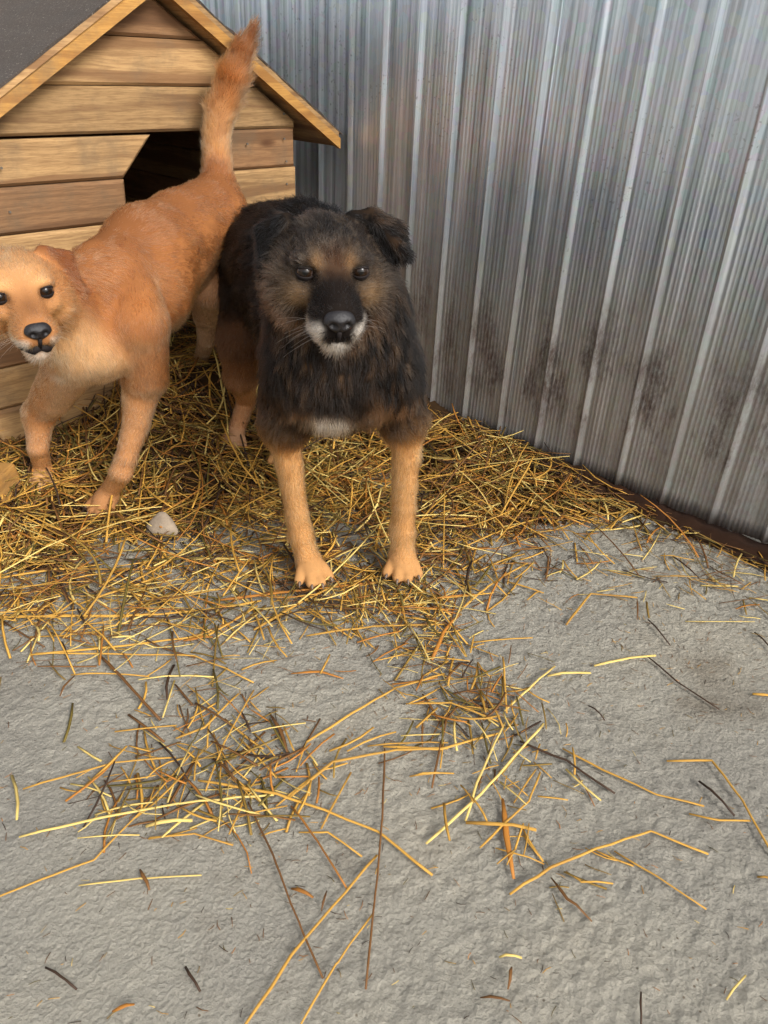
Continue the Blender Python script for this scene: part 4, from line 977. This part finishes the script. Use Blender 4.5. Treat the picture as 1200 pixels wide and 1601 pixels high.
STALKS = [
    ([(-0.117, 0.41), (-0.078, 0.483), (0.013, 0.614)], 4.1, 'g', 'thick golden straw running out at the bottom edge of the photo'),
    ([(-0.06, 0.413), (-0.028, 0.474), (0.011, 0.538)], 2.9, 'g', 'thinner straw beside the thick one at the bottom edge'),
    ([(0.018, 0.788), (0.018, 0.664), (0.012, 0.554), (0.006, 0.452)], 3.1, 'b', 'long brown straw pointing straight at the camera in the foreground'),
    ([(-0.44, 0.528), (-0.387, 0.559), (-0.335, 0.587), (-0.291, 0.675), (-0.254, 0.767)], 3.2, 'g', 'long thin straw kinked near the left edge of the concrete'),
    ([(-0.438, 0.614), (-0.354, 0.642), (-0.251, 0.671), (-0.129, 0.696)], 4.4, 'p', 'long pale yellow straw running left from the central tangle'),
    ([(-0.236, 0.714), (-0.126, 0.696), (-0.059, 0.674), (0.012, 0.647), (0.082, 0.59)], 4.9, 'g', 'thick arching golden straw in the middle of the concrete'),
    ([(-0.464, 0.686), (-0.404, 0.711), (-0.355, 0.734), (-0.277, 0.753)], 3.6, 'g', 'thin straw left of the tangle, above the long pale yellow one'),
    ([(-0.341, 0.554), (-0.269, 0.566), (-0.199, 0.574)], 2.7, 'p', 'thin pale straw lying alone at lower left'),
    ([(-0.565, 0.948), (-0.44, 0.976), (-0.288, 1.016), (-0.22, 1.105)], 5.1, 'g', 'long straw curving up towards the front paw of the black dog'),
    ([(-0.558, 0.953), (-0.435, 0.96), (-0.301, 0.965), (-0.193, 0.909)], 3.7, 'g', 'straw in front of the left straw band, drooping at its right end'),
    ([(-0.68, 1.036), (-0.543, 1.05), (-0.403, 1.063), (-0.303, 1.087), (-0.216, 1.122)], 5.9, 'g', 'long straw along the front rim of the bedding at left'),
    ([(-0.536, 1.085), (-0.459, 1.136), (-0.399, 1.195)], 5.5, 'g', 'slanting golden straw on bare concrete below the pale stone'),
    ([(-0.123, 1.029), (-0.009, 1.058), (0.117, 1.081)], 4.6, 'g', 'flat straw just in front of the paws of the black dog'),
    ([(-0.73, 1.142), (-0.615, 1.182), (-0.472, 1.201)], 5.7, 'g', 'long straw in the bedding by the left edge'),
    ([(-0.451, 0.952), (-0.363, 0.864), (-0.317, 0.82)], 5.7, 'b', 'wide brown straw leaf slanting down into the tangle'),
    ([(-0.482, 0.859), (-0.476, 0.905)], 3.5, 'b', 'short brown straw stub left of the wide brown leaf'),
    ([(-0.482, 0.905), (-0.36, 0.912)], 3.6, 'g', 'thin straw lying flat behind the short brown stub at left'),
    ([(-0.162, 0.683), (-0.111, 0.592), (-0.069, 0.509), (-0.041, 0.461)], 3.0, 'b', 'thin brown straw slanting through the lower middle'),
    ([(-0.096, 0.791), (-0.035, 0.851), (0.033, 0.912), (0.112, 0.952)], 4.7, 'g', 'straw slanting up to the right between the two tangles'),
    ([(-0.137, 0.934), (-0.089, 0.94), (-0.052, 0.929)], 5.4, 'o', 'short orange leaf lying alone below the paws of the black dog'),
    ([(-0.11, 0.692), (-0.055, 0.753), (0.034, 0.782), (0.11, 0.794)], 5.4, 'g', 'broad golden straw rising to the right from the central tangle'),
    ([(-0.124, 0.679), (-0.07, 0.742), (-0.034, 0.757)], 3.7, 'g', 'thin straw bent over the broad golden one in the central tangle'),
    ([(-0.061, 0.648), (-0.028, 0.741)], 3.7, 'g', 'short straw pointing at the camera under the broad golden straw'),
    ([(-0.104, 0.68), (-0.064, 0.626), (-0.022, 0.567)], 3.3, 'o', 'thin orange straw hanging down below the central tangle'),
    ([(-0.285, 0.638), (-0.228, 0.649)], 6.8, 'p', 'short fat pale piece of straw left of centre'),
    ([(-0.276, 0.622), (-0.221, 0.628), (-0.169, 0.617)], 3.3, 'g', 'thin bent straw just below the short fat pale piece'),
    ([(-0.169, 0.659), (-0.109, 0.68)], 3.0, 'g', 'short straw in the middle of the central tangle'),
    ([(-0.222, 0.697), (-0.213, 0.777), (-0.19, 0.892)], 3.2, 'g', 'thin straw standing up out of the left tangle'),
    ([(-0.159, 0.846), (-0.137, 0.81), (-0.117, 0.759)], 5.5, 'b', 'brown leaf standing between the left and central tangles'),
    ([(-0.194, 0.792), (-0.13, 0.725)], 3.6, 'g', 'short slanting straw at the top of the central tangle'),
    ([(-0.285, 0.786), (-0.247, 0.807), (-0.212, 0.882)], 4.4, 'g', 'bent straw at the top right of the left tangle'),
    ([(-0.036, 0.778), (0.034, 0.821)], 3.9, 'g', 'short straw slanting up between the central and right tangles'),
    ([(-0.007, 0.79), (0.111, 0.805)], 3.3, 'g', 'thin straw lying across the top of the long brown one'),
    ([(0.056, 0.74), (0.108, 0.748)], 3.2, 'g', 'short straw lying flat just right of the long brown one'),
    ([(-0.275, 0.578), (-0.256, 0.552)], 4.4, 'b', 'brown leaf lying across the thin pale straw at lower left'),
    ([(-0.136, 0.633), (-0.107, 0.645)], 2.9, 'g', 'tiny straw just below the thick arching one, left of it'),
    ([(-0.089, 0.641), (-0.051, 0.64), (-0.006, 0.611)], 3.4, 'g', 'bent straw in the angle under the thick arching one'),
    ([(-0.089, 0.563), (-0.061, 0.553)], 5.3, 'o', 'small wide brown leaf below the central tangle'),
    ([(-0.05, 0.537), (-0.046, 0.563)], 2.7, 'b', 'tiny brown stub above the thick golden straw at the bottom'),
    ([(-0.256, 0.417), (-0.235, 0.425)], 4.3, 'o', 'small orange leaf near the bottom left'),
    ([(-0.342, 0.458), (-0.322, 0.449), (-0.3, 0.437)], 3.2, 'd', 'dark curled leaf at the lower left'),
    ([(-0.192, 0.466), (-0.17, 0.441)], 3.6, 'd', 'dark crumpled leaf at the bottom left of centre'),
    ([(-0.448, 0.999), (-0.411, 1.004)], 5.1, 'p', 'short pale straw at the front rim of the left bedding'),
    ([(-0.537, 1.002), (-0.506, 1.055)], 4.6, 'g', 'short slanting straw at the front rim of the left bedding'),
    ([(-0.328, 0.998), (-0.28, 1.012)], 7.6, 'o', 'wide orange leaf in front of the left paw of the black dog'),
    ([(-0.296, 1.115), (-0.178, 1.148), (0.008, 1.199)], 6.9, 'o', 'orange straw leading to the right front paw of the black dog'),
    ([(-0.215, 1.037), (-0.134, 1.129), (-0.084, 1.179), (0.021, 1.225)], 6.3, 'g', 'thick straw passing under the right front paw of the black dog'),
    ([(-0.095, 0.777), (-0.076, 0.751)], 3.7, 'p', 'tiny pale stub above the central tangle'),
    ([(0.175, 0.57), (0.231, 0.608), (0.303, 0.639), (0.371, 0.666), (0.437, 0.637)], 4.3, 'g', 'long straw with one sharp kink at lower right'),
    ([(0.075, 0.634), (0.146, 0.707), (0.259, 0.852)], 4.6, 'p', 'long pale straw slanting through the right tangle, the lower one'),
    ([(0.128, 0.671), (0.147, 0.732), (0.2, 0.851)], 4.1, 'p', 'pale straw leaning steeply from the right tangle down to the left'),
    ([(0.202, 0.875), (0.246, 0.923), (0.298, 0.984)], 4.2, 'p', 'pale straw pointing up right out of the right tangle'),
    ([(0.282, 0.959), (0.355, 0.97)], 5.6, 'p', 'short pale straw end to end with another, the left one'),
    ([(0.365, 0.989), (0.43, 1.013), (0.478, 1.024)], 5.7, 'p', 'short pale straw end to end with another, the right one'),
    ([(0.128, 0.668), (0.172, 0.666), (0.22, 0.662)], 6.9, 'g', 'short fat straw lying flat right of centre'),
    ([(0.181, 0.709), (0.18, 0.651), (0.182, 0.59)], 7.8, 'o', 'broad orange brown leaf crossing a fat straw right of centre'),
    ([(0.337, 1.096), (0.399, 1.187), (0.489, 1.189)], 5.0, 'g', 'bent straw forming a corner on the right of the concrete'),
    ([(0.488, 1.186), (0.472, 1.122)], 3.4, 'b', 'thin dark straw hanging from the bent corner straw'),
    ([(0.492, 1.124), (0.512, 1.053)], 3.9, 'd', 'short dark twig right of the bent corner straw'),
    ([(0.464, 1.02), (0.497, 0.958), (0.545, 0.902)], 3.7, 'd', 'thin dark twig slanting on the upper right concrete'),
    ([(0.218, 0.815), (0.281, 0.781), (0.339, 0.728)], 4.8, 'd', 'dark stem slanting away right of the right tangle'),
    ([(0.28, 0.805), (0.332, 0.767), (0.396, 0.729), (0.458, 0.714)], 4.1, 'g', 'long straw slanting away to the right below the dark stem'),
    ([(0.464, 0.755), (0.493, 0.698)], 5.0, 'd', 'dark stub of stem near the right edge'),
    ([(0.429, 0.79), (0.495, 0.793), (0.513, 0.723), (0.524, 0.627)], 4.6, 'g', 'kinked straw running out at the right edge'),
    ([(0.433, 0.7), (0.47, 0.689), (0.514, 0.694)], 4.0, 'g', 'short straw crossing the kinked one at the right edge'),
    ([(0.317, 0.637), (0.36, 0.602), (0.409, 0.561)], 3.2, 'g', 'straw slanting down right below the sharply kinked one'),
    ([(0.249, 0.604), (0.264, 0.587), (0.304, 0.59)], 3.2, 'g', 'small hooked straw just below the sharply kinked one'),
    ([(0.229, 0.595), (0.242, 0.564), (0.268, 0.54)], 4.0, 'b', 'brown leaf under the sharply kinked straw'),
    ([(0.154, 0.493), (0.179, 0.493)], 3.8, 'p', 'tiny pale straw stub alone at bottom right of centre'),
    ([(0.167, 0.483), (0.16, 0.459)], 3.6, 'b', 'small brown stub under the tiny pale one at bottom right'),
    ([(0.129, 0.449), (0.161, 0.447)], 3.2, 'b', 'small brown stub lowest on the concrete right of centre'),
    ([(0.397, 0.459), (0.428, 0.486)], 2.9, 'p', 'tiny straw stub near the lower right corner'),
    ([(0.612, 0.94), (0.653, 0.936)], 6.0, 'g', 'short yellow straw cut by the right edge, above the kinked one'),
    ([(0.14, 1.112), (0.205, 1.192), (0.293, 1.288)], 5.0, 'g', 'straw slanting up right beside the right paw of the black dog'),
    ([(0.092, 0.983), (0.114, 1.052), (0.143, 1.107)], 7.8, 'o', 'bunched orange leaf in front of the right paw of the black dog'),
    ([(0.213, 1.001), (0.205, 0.871)], 4.0, 'g', 'thin straw pointing at the camera above the right tangle'),
    ([(0.054, 0.74), (0.117, 0.749)], 3.7, 'g', 'short flat straw left of the right tangle'),
    ([(0.085, 0.722), (0.115, 0.873)], 3.5, 'b', 'thin brown straw crossing the broad one left of the right tangle'),
    ([(0.049, 0.88), (0.118, 0.881), (0.191, 0.851)], 4.1, 'g', 'straw arching into the right tangle from the left'),
    ([(0.016, 0.791), (0.098, 0.79), (0.189, 0.828)], 5.4, 'g', 'broad straw running left from the right tangle'),
    ([(0.074, 0.847), (0.073, 0.795)], 3.3, 'b', 'tiny brown straw above the broad one left of the right tangle'),
    ([(0.164, 0.633), (0.223, 0.613)], 2.8, 'g', 'short straw running into the left end of the sharply kinked one'),
    ([(0.144, 0.632), (0.216, 0.705), (0.24, 0.758)], 3.6, 'g', 'bent straw between the right tangle and the orange brown leaf'),
    ([(0.6, 1.335), (0.633, 1.259)], 4.4, 'd', 'dark twig lying near the foot of the metal wall'),
    ([(0.678, 1.101), (0.692, 1.037)], 3.9, 'd', 'dark twig at the right edge below the metal wall'),
    ([(0.626, 1.239), (0.701, 1.243)], 4.4, 'p', 'thin pale straw flat on the concrete near the metal wall'),
    ([(0.244, 1.219), (0.311, 1.189)], 4.3, 'g', 'thin straw right of the right paw, behind the bent corner straw'),
    ([(0.056, 1.185), (0.13, 1.106)], 5.4, 'g', 'straw slanting from the right paw down to the bunched leaf'),
    ([(0.337, 0.896), (0.356, 0.866)], 3.4, 'd', 'tiny dark twig in the middle of the right concrete'),
    ([(0.489, 0.609), (0.514, 0.603)], 4.2, 'g', 'short straw cut by the right edge, below the kinked one'),
    ([(0.305, 0.462), (0.295, 0.424)], 2.7, 'd', 'thin dark stem cut by the bottom edge at right'),
    ([(0.235, 0.764), (0.196, 0.704)], 3.0, 'g', 'short straw just below the right tangle'),
]

def single_stalks():
    rng = np.random.default_rng(77)
    for pts, wmm, tn, label in STALKS:
        P = np.array(pts); seg = np.linalg.norm(np.diff(P, axis=0), axis=1); s = np.concatenate(([0], np.cumsum(seg))); L = s[-1]
        K = max(4, min(14, int(L/0.02))); t = np.linspace(0, L, K)
        t = np.unique(np.concatenate((t, s[1:-1]))); K = len(t)
        xy = np.c_[np.interp(t, s, P[:, 0]), np.interp(t, s, P[:, 1])]
        xy[1:-1] += rng.normal(size=(K-2, 2))*0.0004
        rad = wmm*0.0005*0.85; z = ground_z(xy); z = np.maximum(z, np.interp(t, [0, L], [z[0], z[-1]]))
        z = z+rad*0.7+0.004+0.006*np.sin(np.pi*t/L)*rng.random()
        leaf = tn in 'ob' and L < 0.12
        C = np.c_[xy, z]; c0 = C.mean(0); c0[2] = C[:, 2].min()-rad
        # six-sided stem (or a flat curled leaf), slightly swollen at the joints, ragged ends
        seg_ = 6; V = []; F = []
        T = unit(np.gradient(C, axis=0)); A = unit(np.cross(T, np.array([0.02, 0.01, 1.0]))); B = np.cross(A, T)
        for i in range(K):
            rr = rad*(1.0+0.10*math.sin(7*t[i]/L))*(0.85 if i in (0, K-1) else 1)
            if leaf: rr *= 0.45+0.85*math.sin(math.pi*min(max(t[i]/L, 0.06), 0.94))
            fl_ = 0.28 if leaf else 0.7
            for j in range(seg_):
                ph = 2*math.pi*j/seg_; V.append(C[i]-c0+rr*(math.cos(ph)*A[i]+math.sin(ph)*fl_*B[i]))
        for i in range(K-1):
            for j in range(seg_): F.append((i*seg_+j, i*seg_+(j+1) % seg_, (i+1)*seg_+(j+1) % seg_, (i+1)*seg_+j))
        F += [tuple(range(seg_))[::-1], tuple(range((K-1)*seg_, K*seg_))]
        o = mesh_obj('straw_stalk', V, F, M_STRAW, None, True); o.location = tuple(c0)
        base_c = np.array(TONES[tn])*(0.85+0.3*rng.random()); alt = np.array(TONES['g' if tn == 'p' else 'b' if tn == 'g' else 'd'])
        f = np.clip(vnoise(np.c_[np.repeat(t, seg_)*1.0, np.zeros(K*seg_), np.full(K*seg_, wmm*9.1)], 14, 3)*1.3-0.70, 0, 0.6)
        color_attr(o.data, 'tint', mixc(np.tile(base_c, (K*seg_, 1)), alt, f))
        if label: tag(o, label, 'straw', 'single straws on the concrete')
        else: tag(o, 'short thin straw lying loose among the tangles on the concrete', 'straw', 'short loose straws')
single_stalks()

def stone(c, r, mat, label):
    rng = np.random.default_rng(4); bm = bmesh.new()
    for d in unit(rng.normal(size=(26, 3))):
        k = 0.85+0.3*rng.random(); bm.verts.new(Vector((d[0]*r[0]*k*(1.15-0.45*d[2]), d[1]*r[1]*k, d[2]*r[2]*k)))
    bmesh.ops.convex_hull(bm, input=bm.verts[:]); 
    bmesh.ops.delete(bm, geom=[v for v in bm.verts if not v.link_faces], context='VERTS')
    me = bpy.data.meshes.new('stone'); bm.to_mesh(me); bm.free(); me.materials.append(mat)
    o = bpy.data.objects.new('stone', me); COL.objects.link(o); o.location = c; tag(o, label, 'stone')
    md = o.modifiers.new('round', 'SUBSURF'); md.levels = md.render_levels = 2; me.polygons.foreach_set('use_smooth', [True]*len(me.polygons))
stone((-0.452, 1.325, 0.024), (0.034, 0.024, 0.034), M_STONE, 'pale grey stone lying in the straw between the dogs')
def wood_block():
    o = box_mesh('wood_block', (0, 0, 0), (0.17, 0.075, 0.062), M_FASC, None, 0.006)
    o.location = (-0.865, 1.405, 0.060); o.rotation_euler = (R(8), R(-4), R(-12)); tag(o, 'sawn pale wooden block in the straw at the left edge', 'wood block')
wood_block()
def loose_board():
    o = box_mesh('wooden_board', (0, 0, 0), (0.26, 0.085, 0.024), M_WOODB, None, 0.003)
    p = gp(8, 648, 0.10); o.location = tuple(p); o.rotation_euler = (R(14), R(-5), R(16)); tag(o, 'weathered brown board lying at the foot of the dog house', 'board')
loose_board()
